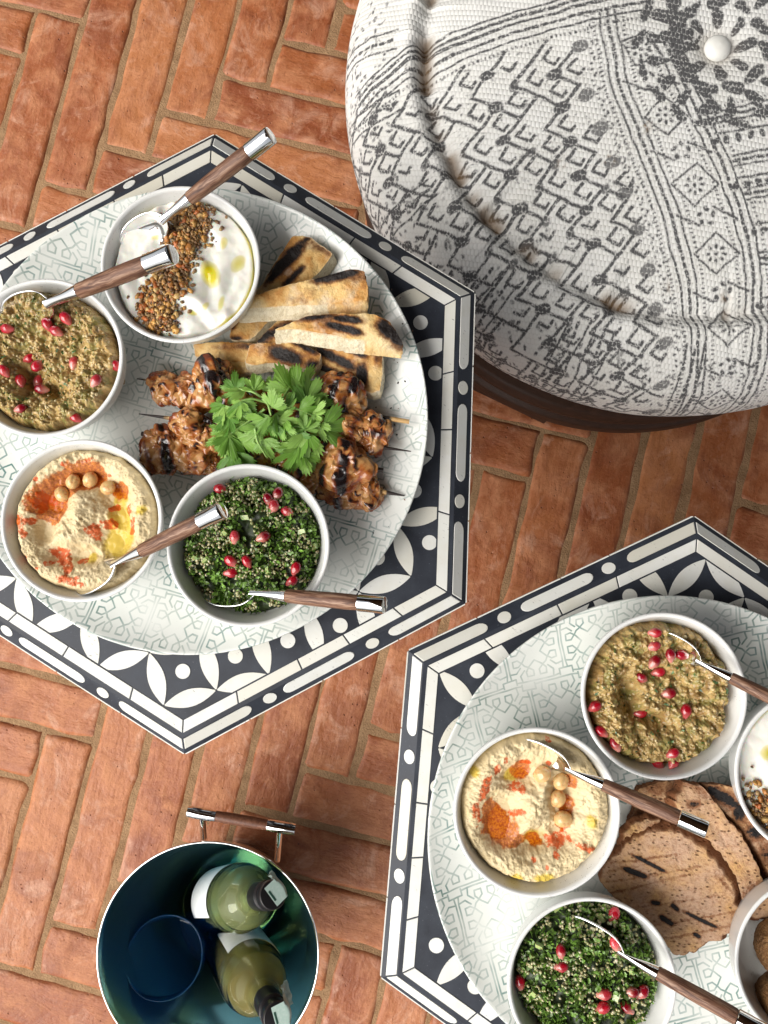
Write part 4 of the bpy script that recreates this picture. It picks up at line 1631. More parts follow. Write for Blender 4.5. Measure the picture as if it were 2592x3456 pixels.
# pomegranate seeds
def m_pom():
    t = NT('pomegranate_seed')
    oc = t.co()
    sx = t.n('ShaderNodeSeparateXYZ')
    t.put(sx.inputs[0], oc)
    r = t.objrand()
    tip = t.rng(sx.outputs[0], -.0045, .0015, 1, 0, True)
    n = t.noise(oc, 330, 2, .5)
    deep = t.ramp(r, [(0, (.33, .004, .014)), (.4, (.48, .010, .028)), (.75, (.22, .003, .012)), (1, (.55, .05, .065))])
    c = t.mix(t.math('MULTIPLY', tip, t.rng(r, .25, .8, .25, .95)), deep, (.70, .32, .25))
    c = t.mix(t.rng(n, .55, .7, 0, .5), c, (.14, .002, .008))
    t.set(base=c, rough=.13, spec=.55, coat=.4, coat_rough=.08, sss=.5, sss_s=.004)
    return t.m


V, F = uv_sphere(24, 16)
W_ = V * np.array([.0053, .0036, .0034])
W_[:, 1] *= 1 - .42 * sstep(.1, -1, V[:, 0])
W_[:, 2] *= 1 - .38 * sstep(.1, -1, V[:, 0])
W_ *= (1 + .05 * vnoise(V[:, 0] * 2.3, V[:, 1] * 2.3, V[:, 2] * 2.3, seed=4))[:, None]
W_[:, 1:] = np.sign(W_[:, 1:]) * np.abs(W_[:, 1:] / .0036) ** .9 * .0036
pom_me = make_mesh('pomegranate_seed', W_, F, m_pom())


def poms(key, hh, R, zoff, Zf, pts, where, group, descs):
    c = BOWLS[key]
    for (px, py, ang), desc in zip(pts, descs):
        u, v = Zf(px, py)
        x, y = u * R, v * R
        o = link('pomegranate_seed', pom_me, None, (c.x + x, c.y + y, BZ + zoff + hh(x, y) + .0020), (rnd.uniform(-.5, .5), rnd.uniform(-.25, .25), ang))
        k = rnd.uniform(.92, 1.1)
        o.scale = (k, k, k)
        tag(o, 'pomegranate seed %s, %s' % (desc, where), 'pomegranate seed', group)


poms('egg1', ah1, .0530, .0395, ZE, [(840, 320, 2.2), (590, 390, 2.0), (710, 480, 2.6), (90, 450, 3.0), (280, 785, .4), (430, 890, 3.9), (890, 860, 1.4), (1465, 910, 2.6), (40, 990, 2.2), (195, 1090, 1.9), (460, 1190, 3.0), (1255, 1140, 1.0), (265, 1480, .3), (965, 1590, 2.6), (350, 1060, 1.0)],
     'dip at left edge', 'pomegranate seeds on the left dip',
     ['farthest up, standing alone', 'left one of the touching pair near the top', 'right one of the touching pair near the top', 'alone at upper left below the spoon', 'at the upper lip of the hollow', 'second down inside the hollow', 'alone on the slope right of the hollow', 'against the bowl wall at the right', 'cut by the picture edge', 'on the left lip of the hollow', 'at the bottom of the hollow', 'half sunk at lower right', 'half sunk at lower left', 'lowest, against the bowl wall', 'deep in the shade of the hollow'])
poms('egg2', ah2, .0530, .0395, ZE2, [(1205, 578, .4), (1270, 615, 1.6), (1322, 615, 2.9), (1208, 642, .9), (1172, 712, 2.4), (1240, 690, .3), (1277, 772, .2), (1335, 838, 1.4), (970, 818, .6), (1000, 918, 2.5), (1232, 1050, 2.3), (1268, 995, .5), (1285, 1040, .9), (1175, 858, .1), (1210, 525, 0), (1055, 968, 2)],
     'dip on right plate', 'pomegranate seeds on the right dip',
     ['largest of the group near the top', 'middle of the top row of three', 'pale, right end of the top row of three', 'below the row of three, at its left', 'pale, left above the hollow', 'dark, right above the hollow', 'alone in the middle', 'alone right of the middle', 'on the left rim of the dip', 'against the bowl wall at lower left', 'left one of the trio at the bottom', 'upper one of the trio at the bottom', 'right one of the trio at the bottom', 'down in the hollow', 'topmost, under the spoon', 'half sunk at lower left'])
poms('tab1', th1, .0505, .0365, ZT, [(475, 165, 3.0), (1115, 230, 1.2), (1085, 370, 1.5), (1230, 425, 2.6), (655, 715, 1.5), (975, 710, .4), (625, 980, 2.5), (610, 1105, .1), (800, 985, 2), (1285, 1200, .6), (1020, 290, 2), (1330, 1060, 1.2), (55, 520, 1)],
     'salad below skewers', 'pomegranate seeds in the left salad',
     ['pale pink, farthest up left', 'round and dark red at the upper right', 'lower of the stacked pair at upper right', 'rightmost of the upper group', 'deep red, left of the centre', 'bright red, right of the centre', 'upper of the pair left of the bottom', 'lower of the pair left of the bottom', 'pale, half covered in quinoa', 'at the lower right', 'dark, half hidden behind the stacked pair', 'half hidden above the lower right one', 'peeking out below the spoon at the left'])
poms('tab2', th2, .0505, .0365, ZT2, [(1003, 1018, 1.8), (762, 1055, 1.5), (762, 1122, .3), (1015, 915, 1.0), (588, 1222, 1.6), (955, 1245, .3), (1125, 1235, .8), (1060, 1305, 2.5), (1075, 1225, 0), (945, 1300, .5)],
     'salad at bottom edge', 'pomegranate seeds in the right salad',
     ['beside the spoon neck', 'upper of the pair left of the middle', 'lower of the pair left of the middle', 'behind the spoon at the top', 'against the bowl wall at the left', 'large, below the middle', 'rightmost, near the bowl wall', 'lowest, at the right', 'next to the rightmost one', 'half hidden under the large one'])

# falafel
t = NT('fried_falafel_crust')
n1, n2 = t.noise(None, 120, 5, .65), t.noise(None, 480, 4, .6)
c = t.mix(t.rng(n1, .35, .7), (.17, .075, .022), (.34, .17, .055))
c = t.mix(t.rng(n2, .55, .75, 0, .8), c, (.42, .25, .10))
c = t.mix(t.rng(t.noise(None, 260, 3, .6), .62, .72, 0, .7), c, (.06, .03, .012))
t.set(base=c, rough=.6)
t.bump(t.math('ADD', n1, n2), .9, .003)
V, F = uv_sphere(64, 44)
fal_me = make_mesh('falafel', V * (.0215 * (1 + .07 * fbm(V[:, 0] * 2.5, V[:, 1] * 2.5, V[:, 2] * 2.5, seed=3, o=3) + .03 * fbm(V[:, 0] * 12, V[:, 1] * 12, V[:, 2] * 12, seed=6, o=3)))[:, None] * np.array([1, 1, .85]), F, t.m)
for (px, py, z, lab) in ((2655, 3205, .032, 'upper brown falafel ball in the bowl at the lower right'), (2655, 3385, .032, 'lower brown falafel ball in the bowl at the lower right')):
    p = at(px, py, BZ + z)
    o = link('falafel', fal_me, None, p, (rnd.random(), rnd.random(), rnd.random() * 6))
    tag(o, lab, 'falafel', 'falafel balls in the bowl')


# ------------------------------------------------------------------ spoons
def spoon_parts():
    """local +X runs from the tip to the cap end, lengths in metres, total 0.150"""
    LB, LN, LW, LC = .046, .026, .058, .020
    n, m = 34, 17
    xs = np.linspace(0, 1, n)
    us = np.linspace(-1, 1, m)
    w = .0128 * np.sqrt(np.clip(1 - (2 * xs ** .85 - 1) ** 2, 0, 1)) ** .9
    w[0] = .0004
    neck = .0031
    w = np.where(xs > .55, np.maximum(w, neck), w)
    w[-1] = neck
    depth = .0065 * np.sin(np.pi * np.clip(xs, 0, 1)) ** .8
    lift = .010 * np.clip(xs - .72, 0, 1) ** 2 / .0784
    X = np.repeat((xs * LB)[:, None], m, 1)
    Y = w[:, None] * us[None]
    Zt = -depth[:, None] * (1 - us[None] ** 2) + lift[:, None] * .35 + .0006
    top = np.stack([X, Y, Zt], -1)
    bot = np.stack([X, Y * 1.02, Zt - .0012], -1)
    V = np.vstack([top.reshape(-1, 3), bot.reshape(-1, 3)])
    F1 = grid_faces(n, m)
    F2 = grid_faces(n, m)[:, ::-1] + n * m
    E = []
    for a in range(n - 1):
        for j, fl in ((0, 0), (m - 1, 1)):
            q = [a * m + j, (a + 1) * m + j, (a + 1) * m + j + n * m, a * m + j + n * m]
            E.append(q if fl else q[::-1])
    F = np.vstack([F1, F2, np.array(E)])
    head = make_mesh('spoon_head', V, F, M['steel'])

    def rod(x0, x1, prof, name, mat, seg=36):
        p = [(x0 + (x1 - x0) * t, r) for t, r in prof]
        th = np.linspace(0, 2 * np.pi, seg, endpoint=False)
        V = np.array([(x, r * math.cos(q), r * math.sin(q) + .0028) for x, r in p for q in th])
        return make_mesh(name, V, grid_faces(len(p), seg, wrap_v=True), mat, True, None, 35)
    x1, x2, x3 = LB + LN, LB + LN + LW, LB + LN + LW + LC
    # neck: flat at the head, round at the collar
    ts = np.linspace(0, 1, 16)
    th = np.linspace(0, 2 * np.pi, 28, endpoint=False)
    NV = []
    for t_ in ts:
        e = t_ * t_ * (3 - 2 * t_)
        ry = .0030 * (1 - e) + .0047 * e + .0006 * math.sin(math.pi * t_) * -1
        rz = .0010 * (1 - e) + .0044 * e
        zc_ = .0042 * (1 - e) + .0028 * e
        NV += [(LB - .004 + (LN + .004) * t_, ry * math.cos(q), rz * math.sin(q) + zc_) for q in th]
    neck_me = make_mesh('neck', NV, grid_faces(16, 28, wrap_v=True), M['steel'])
    wood = rod(x1 + .0003, x2 - .0003, [(0, .0001), (0, .0046), (.012, .0050), (.3, .0055), (.6, .0058), (.85, .0058), (.988, .0056), (1, .0052), (1, .0001)], 'wooden_grip', M['wenge'])
    cap = rod(x2, x3, [(0, .0001), (0, .0058), (.02, .0062), (.5, .0062), (.95, .0062), (.99, .0059), (1.0, .0054), (1.0, .0001)], 'end_cap', M['steel'])
    return head, neck_me, wood, cap


SP = spoon_parts()


def spoon(tip, end, zt, ze, label, roll=0.0):
    a, b = at(*tip, TAB + zt), at(*end, TAB + ze)
    d = b - a
    k = d.length / .150
    root = empty('spoon', a, label, 'spoon', 'wooden handled serving spoons')
    x = d.normalized()
    y = Vector((0, 0, 1)).cross(x).normalized()
    z = x.cross(y)
    R = Matrix((x, y, z)).transposed() @ Matrix.Rotation(roll, 3, 'X')
    root.rotation_euler = R.to_euler()
    root.scale = (k, k, k)
    for nm, me in zip(('spoon_head', 'neck', 'wooden_grip', 'end_cap'), SP):
        link(nm, me, root)
    return root


spoon((420, 842), (918, 452), .042, .108, 'spoon in the left yoghurt reaching past the table corner', .6)
spoon((18, 1078), (590, 852), .044, .112, 'spoon in the dip at the left edge, its cap over the yoghurt', .65)
spoon((262, 1978), (760, 1730), .043, .104, 'spoon in the left hummus, its cap over the green salad', -.7)
spoon((690, 1992), (1302, 2050), .039, .086, 'spoon in the green salad below the skewers, pointing right', -.65)
spoon((2198, 2146), (2790, 2440), .044, .092, 'spoon in the right dip, its handle cut by the right edge', .75)
spoon((1748, 2512), (2390, 2792), .044, .098, 'spoon in the right hummus, its cap over the toast', .75)
spoon((1916, 3102), (2586, 3474), .044, .094, 'spoon in the salad at the bottom edge', .75)


# ------------------------------------------------------------------ bread
def m_flatbread():
    t = NT('charred_flatbread')
    char, side = t.attr('char'), t.attr('side')
    n1, n2 = t.noise(None, 70, 5, .6), t.noise(None, 350, 4, .6)
    top = t.ramp(t.math('ADD', t.math('MULTIPLY', n1, .7), t.math('MULTIPLY', t.attr('toast'), .5)), [(.34, (.76, .60, .34)), (.54, (.74, .50, .20)), (.70, (.56, .27, .07)), (.86, (.30, .11, .035))])
    flour = t.rng(t.noise(None, 45, 4, .6), .56, .70, 0, .7)
    top = t.mix(flour, top, (.66, .55, .40))
    crumb = t.mix(t.rng(n2, .4, .75), (.80, .71, .52), (.62, .50, .30))
    crumb = t.mix(t.rng(t.voro(None, 420), .0, .28, .55, 0), crumb, (.33, .22, .09))
    c = t.mix(side, top, crumb)
    ck = t.math('ADD', char, t.math('MULTIPLY', t.math('SUBTRACT', n2, .5), .5))
    c = t.mix(t.rng(ck, .18, .5, 0, .9), c, (.20, .075, .022))
    c = t.mix(t.rng(ck, .42, .75), c, (.014, .010, .009))
    t.set(base=c, rough=t.rng(char, 0, 1, .62, .5), spec=.3)
    t.bump(t.math('ADD', n1, t.math('MULTIPLY', n2, .5)), .7, .0030)
    return t.m


M['flat'] = m_flatbread()


def slab(name, outline, drop, mat, char=(), seed=0, nr=34, nth=150, dome=.0015, top_attr=None, rough=.0008, rim=.0006, exclude_side=None, jagk=.0009):
    """bread piece from a top outline of world points; drop = vector from the top face to the bottom face.
    char: list of (point, long radius, short radius, direction angle, strength) burnt marks"""
    P = np.array([tuple(p) for p in outline])
    c = P.mean(0)
    # resample the outline evenly with rounded corners
    Q = np.vstack([P, P[:1]])
    s = np.concatenate([[0], np.cumsum(np.linalg.norm(np.diff(Q, axis=0), axis=1))])
    u = np.linspace(0, s[-1], nth, endpoint=False)
    O = np.stack([np.interp(u, s, Q[:, k]) for k in range(3)], 1)
    for _ in range(2):
        O = .25 * np.roll(O, 1, 0) + .5 * O + .25 * np.roll(O, -1, 0)
    jag = jagk * fbm(u * 260, u * 0 + seed, seed=seed, o=3)
    dirn = O - c
    dirn /= np.linalg.norm(dirn, axis=1)[:, None]
    O = O + dirn * jag[:, None]
    fr = np.linspace(0, 1, nr) ** .8
    T = c + fr[:, None, None] * (O - c)[None]
    e = 1 - fr
    h = dome * (1 - fr ** 4)[:, None] + rough * fbm(T[..., 0] * 160, T[..., 1] * 160, seed=seed + 3, o=3) + .0011 * fbm(T[..., 0] * 45, T[..., 1] * 45, seed=seed + 6, o=2)
    T[..., 2] += h
    nside = 9
    drop = np.array(drop)
    S = []
    for k in range(1, nside + 1):
        f = k / nside
        bulge = rim * math.sin(math.pi * f)
        row = T[-1] + drop * f + dirn * bulge
        row = row + dirn * (.0007 * fbm(u * 420, np.full_like(u, f * 6 + seed), seed=seed + 8, o=2))[:, None]
        S.append(row)
    S = np.array(S)
    bottom = c + drop + (S[-1] - c - drop)[None] * np.array([.5, 0])[:, None, None]
    V = np.concatenate([T, S, bottom]).reshape(-1, 3)
    N = nr + nside + 2
    F = grid_faces(N, nth, wrap_v=True)
    side = np.concatenate([np.repeat(sstep(.985, 1.0, fr)[:, None] * .6, nth, 1), np.ones((nside + 2, nth))])
    if exclude_side is not None:            # stretches of the rim that keep their crust
        ang = np.degrees(np.arctan2(dirn[:, 1], dirn[:, 0])) % 360
        for a0, a1 in exclude_side:
            m = (ang > a0) & (ang < a1)
            side[:, m] *= .12
    ch = np.zeros(V.shape[0])
    for (p, r1, r2, w, k) in char:
        dx, dy = V[:, 0] - p[0], V[:, 1] - p[1]
        a, b = dx * math.cos(w) + dy * math.sin(w), -dx * math.sin(w) + dy * math.cos(w)
        ch = np.maximum(ch, k * np.exp(-((a / r1) ** 4) - ((b / r2) ** 2)))
    ch = ch + .16 * fbm(V[:, 0] * 220, V[:, 1] * 220, V[:, 2] * 220, seed=seed + 13, o=3) * (ch > .12)
    ch *= (1 - .75 * side.ravel())
    toast = .5 + .5 * fbm(V[:, 0] * 50, V[:, 1] * 50, seed=seed + 15, o=3) + .25 * ch
    me = make_mesh(name, V, F[:, ::-1], mat, True, dict(side=side.ravel(), char=np.clip(ch, 0, 1), toast=toast), 42)
    return me


ZF = lambda px, py, z: at(600 + px * .6028, 600 + py * .6028, TAB + z)


def flatbread(pts, drop, char, seed, label, **kw):
    ol = [ZF(*p) for p in pts]
    zz = np.mean([p[2] for p in pts])
    ch = [(ZF(px, py, zz), r1, r2, w, k) for (px, py, r1, r2, w, k) in char]
    me = slab('flatbread', ol, drop, M['flat'], ch, seed, **kw)
    c = np.array([tuple(p) for p in ol]).mean(0)
    o = link('flatbread', me)
    tag(o, label, 'flatbread', 'grilled flatbread strips')
    return o


A_ = math.radians
# under pieces first
flatbread([(640, 325, .026), (735, 330, .026), (870, 425, .026), (800, 520, .024), (600, 700, .022), (440, 880, .020), (400, 905, .020), (290, 905, .020), (300, 820, .020), (340, 770, .020), (480, 580, .022)], (.003, -.002, -.013),
          [(620, 455, .022, .0035, A_(40), 1.0), (600, 500, .022, .0038, A_(43), 1.0), (650, 560, .013, .0030, A_(43), .9), (320, 905, .006, .0035, 0, .95), (310, 820, .006, .003, A_(60), .7), (690, 380, .018, .003, A_(35), .8), (800, 400, .016, .006, A_(-30), .5)], 61,
          'flatbread strip with dark grill stripes, topmost, slanting under the others')
flatbread([(440, 915, .024), (560, 800, .025), (650, 785, .026), (900, 800, .027), (940, 900, .026), (800, 940, .025), (600, 935, .024), (470, 935, .024)], (0, -.003, -.010),
          [(560, 860, .018, .006, A_(25), .8), (470, 900, .012, .004, A_(40), .9), (700, 850, .02, .005, 0, .6)], 62, 'scorched flatbread end showing between two pale strips')
flatbread([(85, 930, .016), (180, 922, .018), (300, 920, .020), (420, 922, .020), (470, 980, .019), (400, 1035, .017), (260, 1030, .015), (95, 1000, .013)], (.001, -.003, -.009),
          [(380, 945, .012, .004, 0, .6), (250, 950, .01, .003, 0, .35)], 63, 'flatbread strip with torn white end, leftmost below the yoghurt bowl')
flatbread([(250, 1020, .013), (330, 1015, .014), (440, 1060, .016), (420, 1090, .015), (330, 1110, .012), (270, 1080, .011)], (0, -.001, -.006), [], 64, 'small torn white scrap of flatbread above the coriander')
flatbread([(780, 935, .024), (900, 940, .026), (1040, 975, .028), (1142, 985, .028), (1145, 1090, .026), (1130, 1190, .024), (1090, 1205, .023), (1000, 1180, .021), (880, 1110, .021), (760, 1060, .021)], (.001, -.0035, -.011),
          [(880, 1010, .020, .0042, A_(-28), 1.0), (880, 1105, .022, .0045, A_(-30), 1.0), (1030, 1105, .005, .010, 0, 1.0), (1000, 985, .010, .003, A_(-25), .9), (780, 1060, .007, .006, 0, .8), (1125, 1010, .004, .009, 0, .6), (960, 1140, .012, .004, A_(-30), .9)], 65,
          'flatbread square with heavy black char at the right, beside the skewers')
flatbread([(405, 930, .026), (560, 922, .029), (700, 930, .030), (805, 985, .030), (790, 1040, .029), (755, 1075, .028), (650, 1060, .027), (520, 1035, .026), (430, 1050, .024), (375, 1035, .023)], (.000, -.0045, -.010),
          [(605, 1000, .015, .0065, A_(-22), 1.0), (720, 950, .014, .004, A_(-25), .9), (520, 960, .012, .006, A_(10), .35), (770, 1050, .010, .005, 0, .8)], 66,
          'flatbread strip with one round black burn, above the coriander')
flatbread([(540, 852, .038), (640, 810, .039), (720, 775, .040), (870, 758, .041), (1090, 762, .041), (1180, 800, .040), (1230, 865, .039), (1268, 935, .037), (1200, 925, .037), (1000, 905, .037), (800, 870, .037), (640, 845, .037)], (-.001, -.0085, -.0085),
          [(950, 798, .013, .0032, A_(-8), 1.0), (930, 845, .016, .0035, A_(-14), 1.0), (1200, 875, .016, .007, A_(-40), 1.0), (780, 785, .018, .003, A_(5), .8), (850, 800, .01, .003, 0, .5)], 67,
          'long flatbread wedge with black burnt tip at the right', exclude_side=[(330, 360), (0, 100)])
flatbread([(305, 715, .036), (370, 672, .038), (640, 592, .042), (810, 552, .043), (960, 512, .044), (1045, 522, .043), (1060, 600, .041), (1062, 690, .039), (900, 705, .038), (700, 715, .037), (520, 722, .036), (350, 735, .035)], (0, -.0080, -.009),
          [(890, 560, .020, .0042, A_(10), 1.0), (690, 680, .014, .004, A_(5), .30), (740, 640, .006, .005, 0, .32), (1000, 560, .014, .006, 0, .5)], 68,
          'long flatbread wedge with a single black bar, beside the yoghurt bowl', exclude_side=[(0, 60), (330, 360)])


def m_toast():
    t = NT('toasted_wholemeal')
    char, side = t.attr('char'), t.attr('side')
    n1, n2 = t.noise(None, 60, 5, .6), t.noise(None, 420, 4, .65)
    c = t.mix(t.rng(n1, .38, .68), (.50, .325, .215), (.55, .325, .135))
    c = t.mix(t.rng(n2, .46, .68, 0, .8), c, (.34, .17, .09))
    pores = t.rng(t.voro(t.mapping(t.co(), (1, 1.6, 1), (0, 0, .5)), 210), .08, .30, .9, 0)
    pores = t.math('MULTIPLY', pores, t.rng(t.noise(None, 120, 3, .6), .36, .50))
    c = t.mix(pores, c, (.17, .075, .035))
    crust = t.mix(t.rng(n1, .35, .7), (.12, .042, .016), (.22, .085, .032))
    c = t.mix(side, c, crust)
    ck = t.math('ADD', char, t.math('MULTIPLY', t.math('SUBTRACT', n2, .5), .7))
    c = t.mix(t.rng(ck, .2, .55, 0, .8), c, (.19, .065, .022))
    c = t.mix(t.rng(ck, .62, .8), c, (.016, .014, .014))
    t.set(base=c, rough=.7, spec=.25)
    t.bump(t.math('SUBTRACT', t.math('ADD', n1, t.math('MULTIPLY', n2, .6)), t.math('MULTIPLY', pores, .9)), .8, .0022)
    return t.m


M['toast'] = m_toast()
ZG = lambda px, py, z: at(1300 + px * .7788, 2400 + py * .7788, TAB + z)


def toast(pts, drop, char, seed, label, **kw):
    ol = [ZG(*p) for p in pts]
    zz = np.mean([p[2] for p in pts])
    ch = [(ZG(px, py, zz), r1, r2, w, k) for (px, py, r1, r2, w, k) in char]
    me = slab('toast_slice', ol, drop, M['toast'], ch, seed, jagk=.0022, **kw)
    o = link('toast_slice', me)
    tag(o, label, 'toast', 'toasted bread slices')
    return o


toast([(1100, 330, .012), (1250, 300, .014), (1330, 330, .016), (1290, 450, .016), (1150, 520, .014), (1060, 480, .012)], (0, .001, -.006), [(1130, 440, .02, .01, .5, .6), (1200, 330, .02, .008, 0, .6)], 71, 'dark toast end tucked under the spoon handle')
toast([(1380, 318, .030), (1480, 318, .031), (1600, 380, .031), (1700, 470, .030), (1780, 600, .029), (1780, 800, .028), (1690, 760, .029), (1620, 620, .031), (1540, 500, .032), (1440, 410, .032)], (-.004, -.006, -.016),
      [(1460, 370, .016, .006, A_(-30), 1.0), (1530, 430, .006, .012, 0, .9), (1600, 520, .010, .008, 0, .9), (1650, 620, .008, .012, 0, .7)], 72, 'toast slice with black burnt crust, farthest right of the stack', rim=.003)
toast([(1255, 385, .034), (1300, 310, .033), (1370, 318, .034), (1425, 390, .036), (1480, 460, .037), (1560, 560, .037), (1625, 690, .036), (1640, 800, .034), (1720, 850, .031), (1640, 900, .030), (1560, 880, .029), (1545, 780, .029), (1490, 700, .030), (1400, 560, .032), (1290, 480, .033)], (-.003, -.003, -.013),
      [(1330, 400, .006, .004, 0, .8), (1560, 840, .02, .003, .8, .6), (1590, 760, .016, .002, .8, .5), (1350, 330, .018, .006, -.6, .5)], 73, 'middle toast slice leaning behind the large slice', rim=.003)
toast([(1030, 545, .022), (1060, 495, .024), (1130, 468, .026), (1195, 478, .027), (1210, 510, .027), (1120, 540, .025), (1060, 590, .022), (1010, 640, .020)], (.001, .001, -.010), [(1180, 490, .01, .004, .3, .6)], 74, 'curled crust of toast above the large slice', rim=.003)
toast([(1030, 600, .026), (1080, 545, .028), (1180, 515, .031), (1260, 520, .033), (1350, 575, .035), (1440, 655, .036), (1500, 760, .035), (1525, 860, .032), (1535, 920, .030), (1500, 965, .028), (1440, 1000, .026), (1385, 995, .025), (1360, 1030, .024), (1300, 1055, .023), (1250, 1050, .022), (1190, 985, .021),
       (1120, 915, .020), (1050, 855, .019), (985, 795, .018), (935, 735, .017), (935, 690, .018), (975, 650, .021)], (.008, .006, -.012),
      [(1140, 655, .0145, .0016, A_(-25), 1.3), (1085, 703, .0095, .0026, A_(-18), 1.4), (1365, 900, .014, .0016, A_(-25), 1.3), (1220, 910, .006, .0024, A_(-30), 1.4), (1255, 850, .004, .002, A_(-40), 1.3), (1175, 835, .004, .0024, 0, 1.1), (1350, 970, .004, .0018, A_(-30), 1.2),
       (1110, 640, .030, .0014, A_(14), .55), (1180, 700, .045, .0013, A_(16), .45), (1090, 770, .050, .0014, A_(20), .50), (1230, 830, .06, .0013, A_(14), .42), (1320, 900, .06, .0014, A_(14), .50), (1380, 950, .05, .0014, A_(14), .5), (1250, 985, .05, .0014, A_(14), .55), (1440, 720, .01, .003, A_(-50), .5), (1010, 700, .03, .0013, A_(18), .4)], 75,
      'large toast slice with fine grill lines, in front of the stack', rim=.003, nr=46, nth=220)


# ------------------------------------------------------------------ chicken skewers
def m_chicken():
    t = NT('grilled_chicken')
    char = t.attr('char')
    n1, n2 = t.noise(None, 48, 4, .55, .8), t.noise(None, 190, 4, .6)
    c = t.ramp(n1, [(.26, (.46, .20, .065)), (.42, (.58, .31, .115)), (.52, (.40, .135, .032)), (.60, (.24, .052, .015)), (.70, (.08, .020, .010))])
    c = t.mix(t.rng(n2, .58, .74, 0, .5), c, (.22, .06, .02))
    ck = t.math('ADD', char, t.math('MULTIPLY', t.math('SUBTRACT', n2, .5), .22))
    c = t.mix(t.rng(ck, .22, .55, 0, .9), c, (.16, .034, .013))
    c = t.mix(t.rng(ck, .55, .85), c, (.014, .009, .009))
    t.set(base=c, rough=t.rng(n2, .35, .65, .14, .36), spec=.5, coat=.5, coat_rough=.10, sss=.08, sss_s=.003)
    t.bump(t.math('ADD', n1, t.math('MULTIPLY', n2, .35)), .5, .0015)
    return t.m


M['chicken'] = m_chicken()
t = NT('bamboo_stick')
sxn = t.n('ShaderNodeSeparateXYZ')
burn = t.attr('burn')
nb_ = t.noise(None, 400, 4, .6)
c = t.mix(t.rng(t.noise(t.mapping(t.co(), (1, 1, 1)), 200, 3, .5), .4, .7), (.56, .36, .15), (.46, .26, .09))
c = t.mix(t.rng(t.math('ADD', burn, t.math('MULTIPLY', t.math('SUBTRACT', nb_, .5), .5)), .3, .65), c, (.022, .014, .012))
t.set(base=c, rough=.55)
M['bamboo'] = t.m


def chunk_mesh(a, b, c, seed, stripes):
    V, F = uv_sphere(84, 56)
    S = np.array([a, b, c])
    n1 = fbm(V[:, 0] * 1.5 + seed, V[:, 1] * 1.5, V[:, 2] * 1.5, seed=seed, o=2)
    rid = 1 - np.abs(fbm(V[:, 0] * 1.9 + seed, V[:, 1] * 1.9, V[:, 2] * 1.9, seed=seed + 4, o=2)) * 2.4
    n3 = fbm(V[:, 0] * 4.5, V[:, 1] * 4.5, V[:, 2] * 4.5, seed=seed + 8, o=2)
    k = 1 + .36 * n1 - .17 * np.clip(rid, 0, 1) ** 3 + .03 * n3
    P = V * S * k[:, None]
    P += .0022 * np.stack([fbm(V[:, 0] * 3, V[:, 1] * 3, V[:, 2] * 3, seed=seed + 20 + q, o=2) for q in range(3)], -1)
    ch = np.zeros(len(V))
    for (x0, w, ang, kk) in stripes:
        u = (P[:, 0] * math.cos(ang) + P[:, 1] * math.sin(ang))
        ch = np.maximum(ch, kk * np.exp(-((u - x0) / w) ** 2) * sstep(-.1, .35, V[:, 2]))
    ch = ch * sstep(-.35, .1, n1 + .6 * n3 + .15)
    ch = np.maximum(ch, .95 * sstep(.12, .5, .6 * n3 + .5 * n1 + .25 * fbm(V[:, 0] * 1.3, V[:, 1] * 1.3, seed=seed + 41)))
    ch = np.maximum(ch, .9 * sstep(.2, -.7, V[:, 2]) * sstep(-.1, .4, fbm(V[:, 0] * 2, V[:, 1] * 2, seed=seed + 31)))
    return make_mesh('chicken_piece', P, F, M['chicken'], True, dict(char=ch))


ZK = lambda px, py, z: at(px * 1.5624, py * 1.5624, TAB + z)      # display pixels of the full photograph


def skewer(p0, p1, z0, z1, burn0, burn1, chunks, label, point0=True, point1=False, pale_end=False):
    A, B = ZK(*p0, z0), ZK(*p1, z1)
    d = B - A
    root = empty('skewer', A, label, 'skewer', 'grilled chicken skewers')
    n = 40
    pts = [tuple(d * f) for f in np.linspace(0, 1, n)]
    rad = np.full(n, .0018)
    if point0:
        rad[:6] = np.linspace(.0004, .0016, 6)
    if point1:
        rad[-6:] = np.linspace(.0016, .0004, 6)
    me = tube(pts, rad, 10, 'stick', M['bamboo'])
    f = np.repeat(np.linspace(0, 1, n), 10)
    at_ = me.attributes.new('burn', 'FLOAT', 'POINT')
    at_.data.foreach_set('value', np.clip(sstep(burn0 + .03, burn0 - .03, f) + sstep(burn1 - .03, burn1 + .03, f) * (sstep(.945, .915, f) if pale_end else 1), 0, 1).astype(np.float32))
    link('stick', me, root)
    for (px, py, z, a, b, c, rz, seed, stripes) in chunks:
        p = ZK(px, py, z)
        link('chicken_piece', chunk_mesh(a, b, c, seed, stripes), root, p - A, (0, rnd.uniform(-.15, .15), rz))


